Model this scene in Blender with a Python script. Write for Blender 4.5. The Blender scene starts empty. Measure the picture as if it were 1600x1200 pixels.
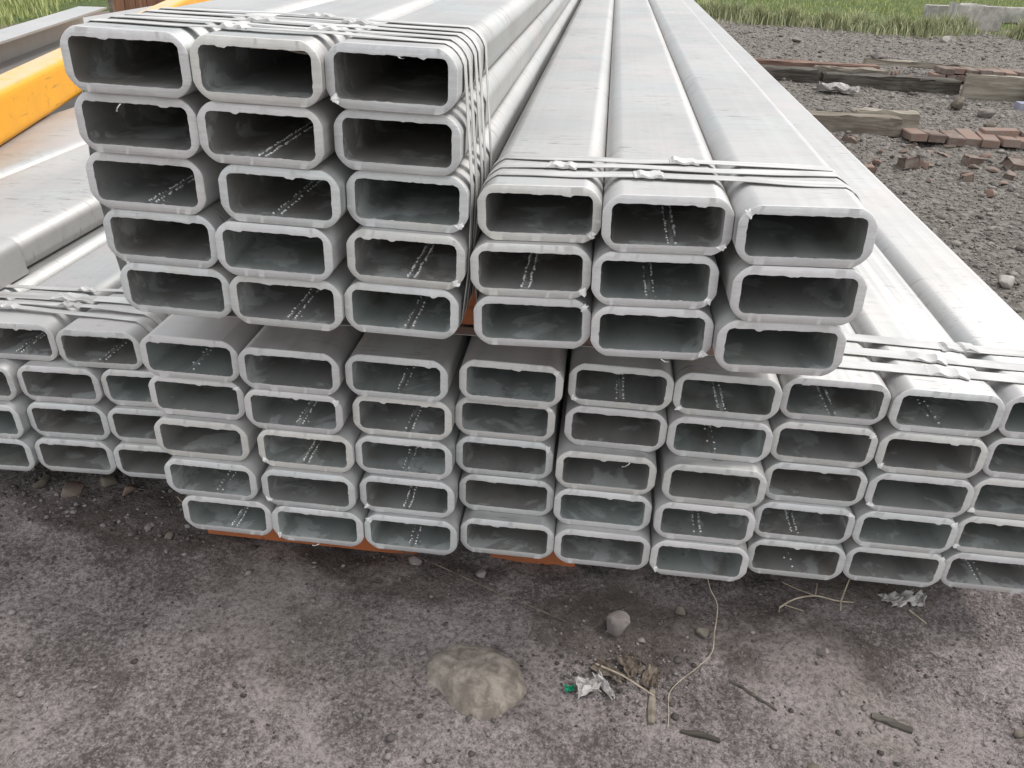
import bpy, bmesh, math, random
import numpy as np
from mathutils import Vector, Matrix, Euler

S = bpy.context.scene
C = bpy.context.scene.collection
R = math.radians

# ------------------------------------------------------------------ camera
cam_d = bpy.data.cameras.new('camera')
cam = bpy.data.objects.new('camera', cam_d)
C.objects.link(cam)
rt = Vector((0.99281379, 0.11341259, 0.03818841))
up = Vector((-0.08884446, 0.48475459, 0.87012622))
fw = Vector((-0.08017126, 0.86726615, -0.49134713))
M3 = Matrix((rt, up, -fw)).transposed()
cam.matrix_world = Matrix.Translation((0, 0, 1.268)) @ M3.to_4x4()
cam_d.sensor_fit = 'HORIZONTAL'
cam_d.sensor_width = 36.0
cam_d.lens = 36.0 * 1275.9 / 1600.0
cam_d.clip_start = 0.05
cam_d.clip_end = 500
S.camera = cam
S.render.resolution_x, S.render.resolution_y = 1024, 768

# ------------------------------------------------------------------ sky, sun, exposure
SUN_AZ, SUN_EL = R(72), R(58)          # azimuth clockwise from +Y (away from the camera)
w = bpy.data.worlds.new('World')
S.world = w
w.use_nodes = True
nt = w.node_tree
nt.nodes.clear()
sky = nt.nodes.new('ShaderNodeTexSky')
sky.sky_type = 'NISHITA'
sky.sun_disc = False
sky.sun_elevation = SUN_EL
sky.sun_rotation = SUN_AZ
sky.dust_density = 4.0
sky.air_density = 1.5
hs = nt.nodes.new('ShaderNodeHueSaturation')
hs.inputs['Saturation'].default_value = 0.42
bg = nt.nodes.new('ShaderNodeBackground')
bg.inputs['Strength'].default_value = 0.13
wo = nt.nodes.new('ShaderNodeOutputWorld')
nt.links.new(sky.outputs[0], hs.inputs['Color'])
# a bright, thinly overcast day: the clear sky veiled by an even layer of cloud
veil = nt.nodes.new('ShaderNodeMix')
veil.data_type = 'RGBA'
veil.inputs['Factor'].default_value = 0.65
veil.inputs[7].default_value = (6.95, 7.05, 7.15, 1)
nt.links.new(hs.outputs[0], veil.inputs[6])
nt.links.new(veil.outputs[2], bg.inputs['Color'])
nt.links.new(bg.outputs[0], wo.inputs['Surface'])

sun_d = bpy.data.lights.new('sun', 'SUN')
sun_d.energy = 1.05
sun_d.angle = R(11)
sun_d.color = (1.0, 0.965, 0.92)
sun = bpy.data.objects.new('sun', sun_d)
C.objects.link(sun)
sv = Vector((math.sin(SUN_AZ) * math.cos(SUN_EL), math.cos(SUN_AZ) * math.cos(SUN_EL), math.sin(SUN_EL)))
sun.rotation_euler = sv.to_track_quat('Z', 'Y').to_euler()
sun.location = sv * 20

S.view_settings.view_transform = 'Standard'
S.view_settings.look = 'None'
S.view_settings.gamma = 1.0
S.view_settings.use_curve_mapping = False
S.view_settings.exposure = 0.74

# ------------------------------------------------------------------ helpers
rng = random.Random(7)


def lin(r, g, b):
    f = lambda c: ((c / 255.0 + 0.055) / 1.055) ** 2.4 if c > 10 else c / 255.0 / 12.92
    return (f(r), f(g), f(b), 1.0)


class NB:
    """small node-graph builder"""
    def __init__(s, name):
        s.m = bpy.data.materials.new(name)
        s.m.use_nodes = True
        s.t = s.m.node_tree
        s.t.nodes.clear()
        s.out = s.t.nodes.new('ShaderNodeOutputMaterial')
        s.b = s.t.nodes.new('ShaderNodeBsdfPrincipled')
        s.t.links.new(s.b.outputs[0], s.out.inputs['Surface'])

    def n(s, kind, **kw):
        x = s.t.nodes.new('ShaderNode' + kind)
        for k, v in kw.items():
            setattr(x, k, v)
        return x

    def set(s, sock, v):
        if hasattr(v, 'is_linked') or isinstance(v, bpy.types.NodeSocket):
            s.t.links.new(v, sock)
        else:
            sock.default_value = v

    def coord(s, kind='Object', rand=True, scale=(1, 1, 1)):
        tc = s.n('TexCoord')
        mp = s.n('Mapping')
        s.t.links.new(tc.outputs[kind], mp.inputs['Vector'])
        mp.inputs['Scale'].default_value = scale
        if rand:
            oi = s.n('ObjectInfo')
            mu = s.n('VectorMath', operation='SCALE')
            mu.inputs[0].default_value = (37.0, 19.0, 53.0)
            s.t.links.new(oi.outputs['Random'], mu.inputs['Scale'])
            s.t.links.new(mu.outputs[0], mp.inputs['Location'])
        return mp.outputs[0]

    def noise(s, vec, scale, detail=4, rough=0.55, dist=0.0):
        x = s.n('TexNoise')
        s.t.links.new(vec, x.inputs['Vector'])
        x.inputs['Scale'].default_value = scale
        x.inputs['Detail'].default_value = detail
        x.inputs['Roughness'].default_value = rough
        x.inputs['Distortion'].default_value = dist
        return x.outputs['Fac']

    def vor(s, vec, scale, feature='F1', out='Distance'):
        x = s.n('TexVoronoi', feature=feature)
        s.t.links.new(vec, x.inputs['Vector'])
        x.inputs['Scale'].default_value = scale
        return x.outputs[out]

    def ramp(s, fac, lo, hi, a=0.0, b=1.0):
        x = s.n('MapRange', interpolation_type='SMOOTHSTEP')
        s.t.links.new(fac, x.inputs['Value'])
        x.inputs['From Min'].default_value = lo
        x.inputs['From Max'].default_value = hi
        x.inputs['To Min'].default_value = a
        x.inputs['To Max'].default_value = b
        return x.outputs['Result']

    def mix(s, fac, a, b, mode='MIX'):
        x = s.n('Mix', data_type='RGBA', blend_type=mode)
        s.set(x.inputs['Factor'], fac)
        s.set(x.inputs['A'], a) if False else None
        s.set([i for i in x.inputs if i.name == 'A' and i.type == 'RGBA'][0], a)
        s.set([i for i in x.inputs if i.name == 'B' and i.type == 'RGBA'][0], b)
        return [o for o in x.outputs if o.type == 'RGBA'][0]

    def math(s, op, a, b=0.0):
        x = s.n('Math', operation=op)
        s.set(x.inputs[0], a)
        s.set(x.inputs[1], b)
        return x.outputs[0]

    def sep(s, vec):
        x = s.n('SeparateXYZ')
        s.t.links.new(vec, x.inputs[0])
        return x.outputs

    def bump(s, h, strength=0.3, dist=0.005):
        x = s.n('Bump')
        x.inputs['Strength'].default_value = strength
        x.inputs['Distance'].default_value = dist
        s.t.links.new(h, x.inputs['Height'])
        s.t.links.new(x.outputs[0], s.b.inputs['Normal'])

    def fin(s, col, rough=0.6, metal=0.0, spec=0.5):
        s.set(s.b.inputs['Base Color'], col)
        s.set(s.b.inputs['Roughness'], rough)
        s.set(s.b.inputs['Metallic'], metal)
        s.b.inputs['Specular IOR Level'].default_value = spec
        return s.m


def rnd_val(nb, lo, hi):
    oi = nb.n('ObjectInfo')
    return nb.ramp(oi.outputs['Random'], 0, 1, lo, hi)


def mat_zinc(name='galvanized_skin', metal=.62, worn=0.0):
    k = NB(name)
    v = k.coord('Object', True)
    vs = k.coord('Object', True, (5, 34, 9))
    big = k.noise(v, 2.6, 4, .55)
    streak = k.noise(vs, 1.0, 5, .62, .6)
    fine = k.noise(v, 60, 3, .6)
    scuff = k.ramp(k.noise(k.coord('Object', True, (16, 120, 16)), 1.0, 4, .6, 1.0), .56, .66)
    smear = k.math('MULTIPLY', scuff, k.ramp(k.noise(v, 5.5, 3, .6), .46, .60))
    dust = k.ramp(k.noise(v, 1.7, 5, .62, .3), .46, .66)
    c = k.mix(k.ramp(big, .35, .65), (.415, .41, .404, 1), (.475, .465, .455, 1))
    c = k.mix(k.ramp(k.noise(v, 4.3, 2), .45, .62, 0, .55), c, (.435, .462, .452, 1))
    c = k.mix(k.ramp(streak, .48, .72, 0, .30), c, (.33, .322, .312, 1))
    c = k.mix(k.math('MULTIPLY', smear, .9), c, (.20, .185, .17, 1))
    c = k.mix(k.math('MULTIPLY', dust, .55), c, (.465, .448, .435, 1))
    c = k.mix(k.ramp(k.noise(v, 3.1, 3, .6), .52, .66, 0, .5), c, (.50, .458, .45, 1))
    c = k.mix(k.ramp(fine, .4, .7, 0, .10), c, (.35, .35, .35, 1))
    oi = k.n('ObjectInfo')
    c = k.mix(k.ramp(oi.outputs['Random'], 0, 1, 0, .16), c, (.40, .405, .41, 1))
    k.bump(streak, .10, .002)
    return k.fin(c, k.math('ADD', k.ramp(big, .3, .7, .46, .54), k.math('MULTIPLY', dust, .12)), k.ramp(dust, 0, 1, metal, metal * .70))


def mat_cut():
    k = NB('sawn_steel_end')
    v = k.coord('Object', True)
    st = k.noise(k.coord('Object', True, (14, 14, 260)), 1.0, 3, .6, .3)
    big = k.noise(v, 13, 3, .6)
    fine = k.noise(v, 240, 3, .7)
    oi = k.n('ObjectInfo')
    c = k.mix(k.ramp(oi.outputs['Random'], 0, 1), (.60, .595, .585, 1), (.72, .71, .70, 1))
    rc = k.n('Math', operation='FRACT')
    k.t.links.new(k.math('MULTIPLY', oi.outputs['Random'], 17.3), rc.inputs[0])
    tint = k.n('ValToRGB')
    k.t.links.new(rc.outputs[0], tint.inputs[0])
    cr_ = tint.color_ramp
    cr_.elements[0].color = (.70, .675, .61, 1)
    cr_.elements[1].color = (.67, .635, .64, 1)
    e_ = cr_.elements.new(.4)
    e_.color = (.63, .67, .67, 1)
    c = k.mix(.6, c, tint.outputs[0])
    c = k.mix(k.ramp(st, .44, .70, 0, .45), c, (.80, .795, .785, 1))
    c = k.mix(k.ramp(big, .56, .72, 0, .35), c, (.68, .65, .54, 1))
    c = k.mix(k.ramp(k.noise(v, 21, 4, .65), .56, .74, 0, .35), c, (.45, .435, .42, 1))
    c = k.mix(k.ramp(fine, .55, .75, 0, .25), c, (.24, .235, .23, 1))
    k.bump(st, .5, .0012)
    return k.fin(k.mix(k.ramp(k.noise(v, 5, 3, .6), .3, .7, .12, .34), c, (.24, .23, .22, 1)), .58, .2)


def mat_inside():
    k = NB('galvanized_bore')
    v = k.coord('Object', True)
    vl = k.coord('Object', True, (24, 5, 24))
    b = k.noise(v, 10, 5, .6, .45)
    l = k.noise(vl, 1.0, 4, .6)
    oi = k.n('ObjectInfo')
    c = k.mix(k.ramp(oi.outputs['Random'], 0, 1), (.39, .375, .362, 1), (.42, .455, .437, 1))
    c = k.mix(k.ramp(l, .5, .75, 0, .6), c, (.27, .275, .27, 1))
    c = k.mix(k.ramp(b, .53, .60, 0, .7), c, (.72, .745, .73, 1))
    c = k.mix(k.ramp(k.noise(v, 7, 4, .6, .3), .54, .68, 0, .5), c, (.27, .225, .18, 1))
    c = k.mix(k.ramp(k.noise(v, 90, 3, .7), .62, .72, 0, .5), c, (.12, .115, .11, 1))
    return k.fin(c, k.ramp(l, .35, .65, .50, .30), .55)


def mat_weld():
    k = NB('weld_metal')
    v = k.coord('Object', True)
    c = k.mix(k.ramp(k.noise(v, 160, 2), .4, .6), (.75, .75, .74, 1), (.95, .95, .93, 1))
    return k.fin(c, .30, .15)


def mat_strap():
    k = NB('strap_steel')
    v = k.coord('Object', True)
    vx = k.coord('Object', True, (2, 60, 40))
    c = k.mix(k.ramp(k.noise(v, 9, 3), .35, .65), (.46, .452, .44, 1), (.60, .59, .575, 1))
    c = k.mix(k.ramp(k.noise(vx, 1, 3), .5, .7, 0, .5), c, (.30, .295, .28, 1))
    return k.fin(c, k.ramp(k.noise(v, 14, 2), .3, .7, .42, .6), .5)


def mat_paint(name, col, worn, amount=.3, rough=.5):
    k = NB(name)
    v = k.coord('Object', True)
    n1 = k.noise(v, 4.5, 5, .6, .6)
    n2 = k.noise(v, 34, 4, .65)
    c = k.mix(k.ramp(n1, .4, .7, 0, amount), col, worn)
    c = k.mix(k.ramp(n2, .60, .70, 0, .6), c, (worn[0] * .5, worn[1] * .5, worn[2] * .5, 1))
    k.bump(n2, .2, .002)
    return k.fin(c, k.ramp(n1, .3, .7, rough, rough + .2), 0)


def mat_wood(name, a, b, axis_scale=(3, 40, 40)):
    k = NB(name)
    v = k.coord('Object', True, axis_scale)
    g = k.noise(v, 1.0, 5, .65, .6)
    v2 = k.coord('Object', True)
    c = k.mix(k.ramp(g, .35, .68), a, b)
    c = k.mix(k.ramp(k.noise(v2, 7, 4), .55, .75, 0, .5), c, (a[0] * .55, a[1] * .55, a[2] * .55, 1))
    k.bump(g, .5, .006)
    return k.fin(c, .85, 0, .2)


def mat_stone(name, a, b, sc=14):
    k = NB(name)
    v = k.coord('Object', True)
    n = k.noise(v, sc, 6, .65, .4)
    c = k.mix(k.ramp(n, .35, .68), a, b)
    c = k.mix(k.ramp(k.noise(v, sc * 9, 3, .7), .55, .72, 0, .5), c, (a[0] * .5, a[1] * .5, a[2] * .5, 1))
    k.bump(n, .5, .006)
    return k.fin(c, .9, 0, .2)


def mat_brick():
    k = NB('brick_clay')
    v = k.coord('Object', True)
    oi = k.n('ObjectInfo')
    c = k.mix(k.ramp(oi.outputs['Random'], 0, 1), (.155, .115, .098, 1), (.25, .165, .132, 1))
    c = k.mix(k.ramp(k.noise(v, 13, 5, .65), .42, .62, 0, .85), c, (.22, .185, .16, 1))
    c = k.mix(k.ramp(k.noise(v, 60, 4, .7), .55, .75, 0, .5), c, (.09, .06, .05, 1))
    k.bump(k.noise(v, 70, 4, .7), .5, .004)
    return k.fin(c, .92, 0, .2)


def mat_ground():
    k = NB('packed_cinder_soil')
    tc = k.n('TexCoord')
    v = tc.outputs['Object']
    big = k.noise(v, .9, 4, .55, .4)
    mid = k.noise(v, 4.2, 5, .6, .5)
    m2 = k.noise(v, 13, 5, .65, .4)
    sp = k.noise(v, 95, 4, .72)
    sp2 = k.noise(v, 260, 3, .75)
    gr = k.vor(v, 140)
    dark = (.092, .077, .072, 1)
    pale = (.40, .352, .346, 1)
    f = k.math('ADD', k.math('MULTIPLY', mid, .26), k.math('MULTIPLY', m2, .14))
    f = k.math('ADD', f, k.math('MULTIPLY', sp, .40))
    f = k.math('ADD', f, k.math('MULTIPLY', sp2, .28))
    c = k.mix(k.ramp(f, .45, .67), dark, pale)
    c = k.mix(k.ramp(k.noise(v, 2.1, 4), .50, .68, 0, .55), c, (.13, .115, .085, 1))
    c = k.mix(k.ramp(big, .52, .70, 0, .35), c, (.17, .165, .145, 1))
    c = k.mix(k.ramp(k.noise(v, 6.5, 4, .6), .56, .74, 0, .45), c, (.075, .064, .056, 1))
    c = k.mix(k.ramp(sp2, .66, .76, 0, .6), c, (.40, .37, .36, 1))
    # damp soil, plus stack shade painted in as dark patches; dry powdery dust elsewhere
    damp_shade = None
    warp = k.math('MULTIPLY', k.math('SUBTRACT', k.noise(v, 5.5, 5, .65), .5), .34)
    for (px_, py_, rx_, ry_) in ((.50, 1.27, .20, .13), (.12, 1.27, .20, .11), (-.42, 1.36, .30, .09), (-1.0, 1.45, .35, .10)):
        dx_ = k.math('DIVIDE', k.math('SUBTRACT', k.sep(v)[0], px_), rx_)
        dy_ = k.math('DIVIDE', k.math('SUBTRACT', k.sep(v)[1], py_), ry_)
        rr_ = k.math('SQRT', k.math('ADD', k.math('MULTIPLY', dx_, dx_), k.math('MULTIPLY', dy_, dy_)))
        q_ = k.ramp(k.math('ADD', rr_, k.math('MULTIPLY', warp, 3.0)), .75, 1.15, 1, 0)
        damp_shade = q_ if damp_shade is None else k.math('MAXIMUM', damp_shade, q_)
    c = k.mix(k.math('MULTIPLY', damp_shade, .6), c, (.066, .052, .042, 1))
    powder = k.ramp(k.noise(v, 2.7, 5, .62, .6), .48, .63, 0, .65)
    c = k.mix(k.math('MULTIPLY', powder, k.ramp(sp, .35, .6, .35, 1)), c, (.37, .322, .31, 1))
    # the yard farther off: loose dark cinder; then the grass field
    x, y, z = k.sep(v)
    yard = k.math('ADD', y, k.math('MULTIPLY', big, 1.0))
    cin = k.mix(k.ramp(k.noise(v, 26, 5, .7), .38, .66), (.12, .107, .095, 1), (.28, .256, .232, 1))
    cin = k.mix(k.ramp(k.noise(v, 1.6, 5, .6), .50, .70, 0, .5), cin, (.21, .185, .16, 1))
    c = k.mix(k.ramp(yard, 2.7, 4.2), c, cin)
    left = k.math('SUBTRACT', -6.55, x)
    c = k.mix(k.ramp(left, -1.8, -.6), c, (.19, .155, .13, 1))
    gcol = k.mix(k.ramp(k.noise(v, 9, 5, .7), .35, .7), (.05, .075, .025, 1), (.13, .16, .06, 1))
    edge = k.math('MULTIPLY', k.noise(v, .7, 4, .6), 2.2)
    gr_r = k.ramp(k.math('SUBTRACT', k.math('ADD', y, edge), 16.6), 0, .8)
    gr_l = k.ramp(k.math('SUBTRACT', left, edge), 0.1 - .9, .35 - .9)
    gl = k.math('MULTIPLY', gr_l, k.ramp(y, 5, 8))
    c = k.mix(k.math('MAXIMUM', gr_r, gl), c, gcol)
    h = k.math('ADD', k.math('MULTIPLY', m2, .5), k.math('MULTIPLY', sp, .5))
    h = k.math('ADD', h, k.math('MULTIPLY', sp2, .25))
    k.bump(h, 1.0, .020)
    return k.fin(c, .95, 0, .15)


def mat_leaf(name, a, b):
    k = NB(name)
    g = k.n('NewGeometry')
    c = k.mix(k.ramp(g.outputs['Random Per Island'], 0, 1), a, b)
    m = k.fin(c, .65, 0, .25)
    return m


def mat_islands(name, a, b, rough=.9):
    k = NB(name)
    g = k.n('NewGeometry')
    v = k.coord('Object', False)
    c = k.mix(k.ramp(g.outputs['Random Per Island'], 0, 1), a, b)
    c = k.mix(k.ramp(k.noise(v, 70, 4, .7), .5, .75, 0, .5), c, (a[0] * .6, a[1] * .6, a[2] * .6, 1))
    return k.fin(c, rough, 0, .2)


DULLZINC = mat_zinc('weathered_galvanized_skin', .40)
ZINC, CUT, BORE, WELD, STRAP = mat_zinc(), mat_cut(), mat_inside(), mat_weld(), mat_strap()
ORANGE = mat_paint('orange_primer', (.42, .125, .04, 1), (.20, .08, .045, 1), .6, .6)
def mat_yellow():
    k = NB('yellow_paint')
    v = k.coord('Object', True)
    n1 = k.noise(v, 3.5, 5, .6, .6)
    c = k.mix(k.ramp(n1, .4, .7, 0, .55), (.84, .385, .03, 1), (.70, .33, .04, 1))
    c = k.mix(k.ramp(k.noise(v, 16, 5, .7, .8), .57, .68, 0, .55), c, (.40, .20, .05, 1))
    c = k.mix(k.ramp(k.noise(k.coord('Object', True, (30, 4, 60)), 1, 4, .6), .62, .70, 0, .6), c, (.24, .15, .08, 1))
    g = k.n('NewGeometry')
    upz = k.ramp(k.sep(g.outputs['Normal'])[2], .55, .95)
    dst = k.math('MULTIPLY', upz, k.ramp(k.noise(v, 9, 5, .65), .30, .55, .35, .9))
    c = k.mix(dst, c, (.58, .44, .29, 1))
    return k.fin(c, .55, 0, .4)


YELLOW = mat_yellow()
DARKWOOD = mat_wood('weathered_dark_timber', (.045, .040, .034, 1), (.125, .112, .095, 1))
GREYWOOD = mat_wood('weathered_grey_timber', (.135, .115, .092, 1), (.26, .225, .185, 1))
REDWOOD = mat_wood('reddish_board', (.14, .085, .066, 1), (.25, .165, .13, 1))
PALEWOOD = mat_wood('pale_board', (.20, .175, .14, 1), (.36, .325, .27, 1))
BROWNPLANK = mat_wood('brown_plank', (.19, .095, .058, 1), (.31, .165, .10, 1), (40, 40, 3))
STONE = mat_stone('brown_field_stone', (.115, .098, .078, 1), (.20, .178, .148, 1))
SLAB = mat_stone('soil_stained_stone', (.15, .128, .108, 1), (.30, .262, .225, 1), 32)
PINKSTONE = mat_stone('pink_grey_stone', (.16, .14, .13, 1), (.28, .25, .235, 1))
CONC = mat_stone('old_concrete', (.27, .25, .225, 1), (.42, .40, .365, 1), 8)
BRICK = mat_brick()
GROUND = mat_ground()
PAPER = mat_stone('dirty_white_paper', (.33, .305, .29, 1), (.52, .50, .48, 1), 22)
DRY = mat_stone('dry_stalk', (.30, .25, .185, 1), (.46, .40, .32, 1), 40)
BARK = mat_stone('dead_leaf_scrap', (.085, .066, .052, 1), (.19, .155, .125, 1), 40)
GREENPL = mat_stone('green_plastic', (.012, .22, .11, 1), (.02, .34, .18, 1), 40)
VIOLET = mat_paint('violet_grey_paint', (.25, .25, .33, 1), (.34, .33, .36, 1), .6, .55)


def link(o, parent=None):
    C.objects.link(o)
    if parent is not None:
        o.parent = parent
    return o


def mk(name, V, F, mats, parent=None, smooth=None, mi=None):
    me = bpy.data.meshes.new(name)
    me.from_pydata([tuple(map(float, v)) for v in V], [], F)
    for m in (mats if isinstance(mats, (list, tuple)) else [mats]):
        me.materials.append(m)
    if mi is not None:
        me.polygons.foreach_set('material_index', mi)
    if smooth is not None:
        me.polygons.foreach_set('use_smooth', [True] * len(me.polygons))
        me.set_sharp_from_angle(angle=R(smooth))
    me.update()
    return link(bpy.data.objects.new(name, me), parent)


def bm_obj(name, bm, mats, parent=None, smooth=None):
    me = bpy.data.meshes.new(name)
    bm.normal_update()
    bm.to_mesh(me)
    bm.free()
    for m in (mats if isinstance(mats, (list, tuple)) else [mats]):
        me.materials.append(m)
    if smooth is not None:
        me.polygons.foreach_set('use_smooth', [True] * len(me.polygons))
        me.set_sharp_from_angle(angle=R(smooth))
    return link(bpy.data.objects.new(name, me), parent)


def tag(o, label=None, cat=None, group=None, kind=None):
    if label:
        o['label'] = label
    if cat:
        o['category'] = cat
    if group:
        o['group'] = group
    if kind or cat:
        o['kind'] = kind or 'thing'
    return o


def empty(name, loc, rz=0):
    o = bpy.data.objects.new(name, None)
    o.empty_display_size = .1
    o.location = loc
    o.rotation_euler = (0, 0, rz)
    return link(o)


# ------------------------------------------------------------------ ground
def vnoise(x, y, seed=0):
    xi, yi = np.floor(x).astype(np.int64), np.floor(y).astype(np.int64)
    xf, yf = x - xi, y - yi
    u, v = xf * xf * (3 - 2 * xf), yf * yf * (3 - 2 * yf)

    def hsh(a, b):
        h = (a * 374761393 + b * 668265263 + seed * 974711) & 0x7fffffff
        h = ((h ^ (h >> 13)) * 1274126177) & 0x7fffffff
        return ((h ^ (h >> 16)) & 0xffff) / 65535.0
    a, b, c, d = hsh(xi, yi), hsh(xi + 1, yi), hsh(xi, yi + 1), hsh(xi + 1, yi + 1)
    return (a * (1 - u) + b * u) * (1 - v) + (c * (1 - u) + d * u) * v - .5


def gh(x, y):
    x, y = np.asarray(x, float), np.asarray(y, float)
    h = .030 * vnoise(x * 1.3, y * 1.3, 1) + .020 * vnoise(x * 4.1, y * 4.1, 2)
    h += .013 * vnoise(x * 11, y * 11, 3) + .0085 * vnoise(x * 27, y * 27, 4) + .005 * vnoise(x * 60, y * 60, 5)
    far = np.clip((y - 2.2) / 1.2, 0, 1)
    h += far * (.022 * vnoise(x * 7, y * 7, 6) + .014 * vnoise(x * 15, y * 15, 7))
    # slight banks of spoil under the two rows of timbers and bricks
    h += .05 * np.exp(-((y - 6.35) / .5) ** 2) * np.clip((x - .9) / .6, 0, 1)
    h += .05 * np.exp(-((y - 9.2) / .7) ** 2) * np.clip((x - .9) / .6, 0, 1)
    fade = np.clip((60 - np.hypot(x, y)) / 40, 0, 1)
    return h * fade - .012


def ghf(x, y):
    return float(gh(np.array([x]), np.array([y]))[0])


def axis(parts):
    out = []
    for a, b, s in parts:
        n = max(1, int(round((b - a) / s)))
        out += list(np.linspace(a, b, n, endpoint=False))
    out.append(parts[-1][1])
    return np.array(out)


gx = axis([(-140, -40, 10), (-40, -12, 1.5), (-12, -5, .35), (-5, -1.7, .12), (-1.7, 1.7, .014), (1.7, 4.6, .035), (4.6, 9, .12), (9, 40, 1.5), (40, 140, 10)])
gy = axis([(-60, -10, 5), (-10, 0, .5), (0, .7, .05), (.7, 1.9, .014), (1.9, 2.9, .04), (2.9, 10.5, .035), (10.5, 20, .15), (20, 60, 1.5), (60, 220, 10)])
GX, GY = np.meshgrid(gx, gy)
GZ = gh(GX, GY)
nx, ny = len(gx), len(gy)
V = np.stack([GX, GY, GZ], -1).reshape(-1, 3)
idx = np.arange(nx * ny).reshape(ny, nx)
Fq = np.stack([idx[:-1, :-1], idx[:-1, 1:], idx[1:, 1:], idx[1:, :-1]], -1).reshape(-1, 4)
me = bpy.data.meshes.new('ground')
me.vertices.add(len(V))
me.vertices.foreach_set('co', V.ravel())
me.loops.add(Fq.size)
me.loops.foreach_set('vertex_index', Fq.ravel().astype(np.int32))
me.polygons.add(len(Fq))
me.polygons.foreach_set('loop_start', np.arange(0, Fq.size, 4, dtype=np.int32))
me.polygons.foreach_set('use_smooth', np.ones(len(Fq), bool))
me.update(calc_edges=True)
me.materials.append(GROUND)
ground = link(bpy.data.objects.new('ground', me))
tag(ground, 'dark cinder soil yard with pale dusty patches', 'ground', kind='structure')

# ------------------------------------------------------------------ steel tubes
TW, WALL, RO, RI = .200, .0142, .0275, .0115
H0 = .092845


def profile(hw, hh, r, nseg=6, nt=30, ns=8, flat=0.0):
    """closed rounded rectangle, counter-clockwise, starting on the right side"""
    pts = []
    cor = [(hw - r, hh - r, 0), (-(hw - r), hh - r, 90), (-(hw - r), -(hh - r), 180), (hw - r, -(hh - r), 270)]
    for q, (cx, cz, a0) in enumerate(cor):
        arc = []
        p0, p1 = (cx + r * math.cos(R(a0)), cz + r * math.sin(R(a0))), (cx + r * math.cos(R(a0 + 90)), cz + r * math.sin(R(a0 + 90)))
        for i in range(nseg + 1):
            a, t = R(a0 + 90 * i / nseg), i / nseg
            arc.append((flat * (p0[0] * (1 - t) + p1[0] * t) + (1 - flat) * (cx + r * math.cos(a)), flat * (p0[1] * (1 - t) + p1[1] * t) + (1 - flat) * (cz + r * math.sin(a))))
        pts += arc
        nxt = cor[(q + 1) % 4]
        e = (nxt[0] + r * math.cos(R(nxt[2])), nxt[1] + r * math.sin(R(nxt[2])))
        n = nt if q in (0, 2) else ns
        for i in range(1, n):
            t = i / n
            pts.append((arc[-1][0] * (1 - t) + e[0] * t, arc[-1][1] * (1 - t) + e[1] * t))
    return pts


def tube_mesh(name, W, H, L, seed, wall=WALL, ro=RO, ri=RI, rough=1.0, mats=None, flat=.42):
    rg = random.Random(seed)
    po = profile(W / 2, H / 2, ro, flat=flat)
    pi = profile(W / 2 - wall, H / 2 - wall, ri)
    n = len(po)
    V, F, mi = [], [], []

    def ring(pts, y):
        b = len(V)
        if callable(y):
            V.extend([(p[0], y(i), p[1]) for i, p in enumerate(pts)])
        else:
            V.extend([(p[0], y, p[1]) for p in pts])
        return b

    def quads(a, b, m, flip=False):
        for i in range(n):
            j = (i + 1) % n
            F.append((a + i, b + i, b + j, a + j) if flip else (a + i, a + j, b + j, b + i))
            mi.append(m)
    # slightly inset, wavering front edge
    fo, fi = [], []
    lump = [rg.uniform(-1, 1) for _ in range(n)]
    wob, nub = [], [0.0] * n
    ph = rg.uniform(0, 6)
    acc = 0.0
    for i in range(n):
        acc = .6 * acc + rg.gauss(0, .6)
        wob.append(acc + .5 * math.sin(i * .9 + ph))
    for _ in range(rg.choice((0, 1, 1, 2))):
        q = rg.randrange(8, 34)
        hgt = rg.uniform(.0012, .0034)
        nub[q] += hgt
        nub[q + 1] += hgt * rg.uniform(.5, 1)
        if rg.random() < .4:
            nub[q + 2] += hgt * .7
    for i in range(n):
        x, z = po[i]
        s = 1 - (.0013 + .0004 * lump[i] * rough) / max(abs(x), abs(z), .03)
        fo.append((x * s, z * s))
        x, z = pi[i]
        top = z > H / 2 - wall - .004
        j = rg.gauss(0, .00022) * rough
        if top:
            j -= rough * (.00038 * wob[i] + nub[i])
        elif rg.random() < .03:
            j -= .0011 * rough
        s = 1 + j / max(abs(z), .02)
        fi.append((x + (j if not top and abs(z) < H / 4 else 0), z * s))
    r_end = ring(po, L)
    r0 = ring(po, .0016)
    r1 = ring(fo, lambda i: .0002 * lump[i])
    r2 = ring(fi, lambda i: .0004 * lump[i] * rough)
    r3 = ring(pi, .006)
    r4 = ring(pi, L)
    quads(r_end, r0, 0)
    quads(r0, r1, 1)
    quads(r1, r2, 1)
    quads(r2, r3, 2)
    quads(r3, r4, 2)
    quads(r4, r_end, 1)
    me = bpy.data.meshes.new(name)
    me.from_pydata(V, [], F)
    for m in (mats or (ZINC, CUT, BORE)):
        me.materials.append(m)
    me.polygons.foreach_set('material_index', mi)
    me.polygons.foreach_set('use_smooth', [True] * len(F))
    me.update()
    me.set_sharp_from_angle(angle=R(58))
    return me


def octa(V, F, c, r, rz):
    b = len(V)
    x, y, z = c
    for d in ((r, 0, 0), (0, r, 0), (-r, 0, 0), (0, -r, 0), (0, 0, rz), (0, 0, -rz)):
        V.append((x + d[0], y + d[1], z + d[2]))
    for i in range(4):
        j = (i + 1) % 4
        F.append((b + i, b + j, b + 4))
        F.append((b + j, b + i, b + 5))


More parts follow.
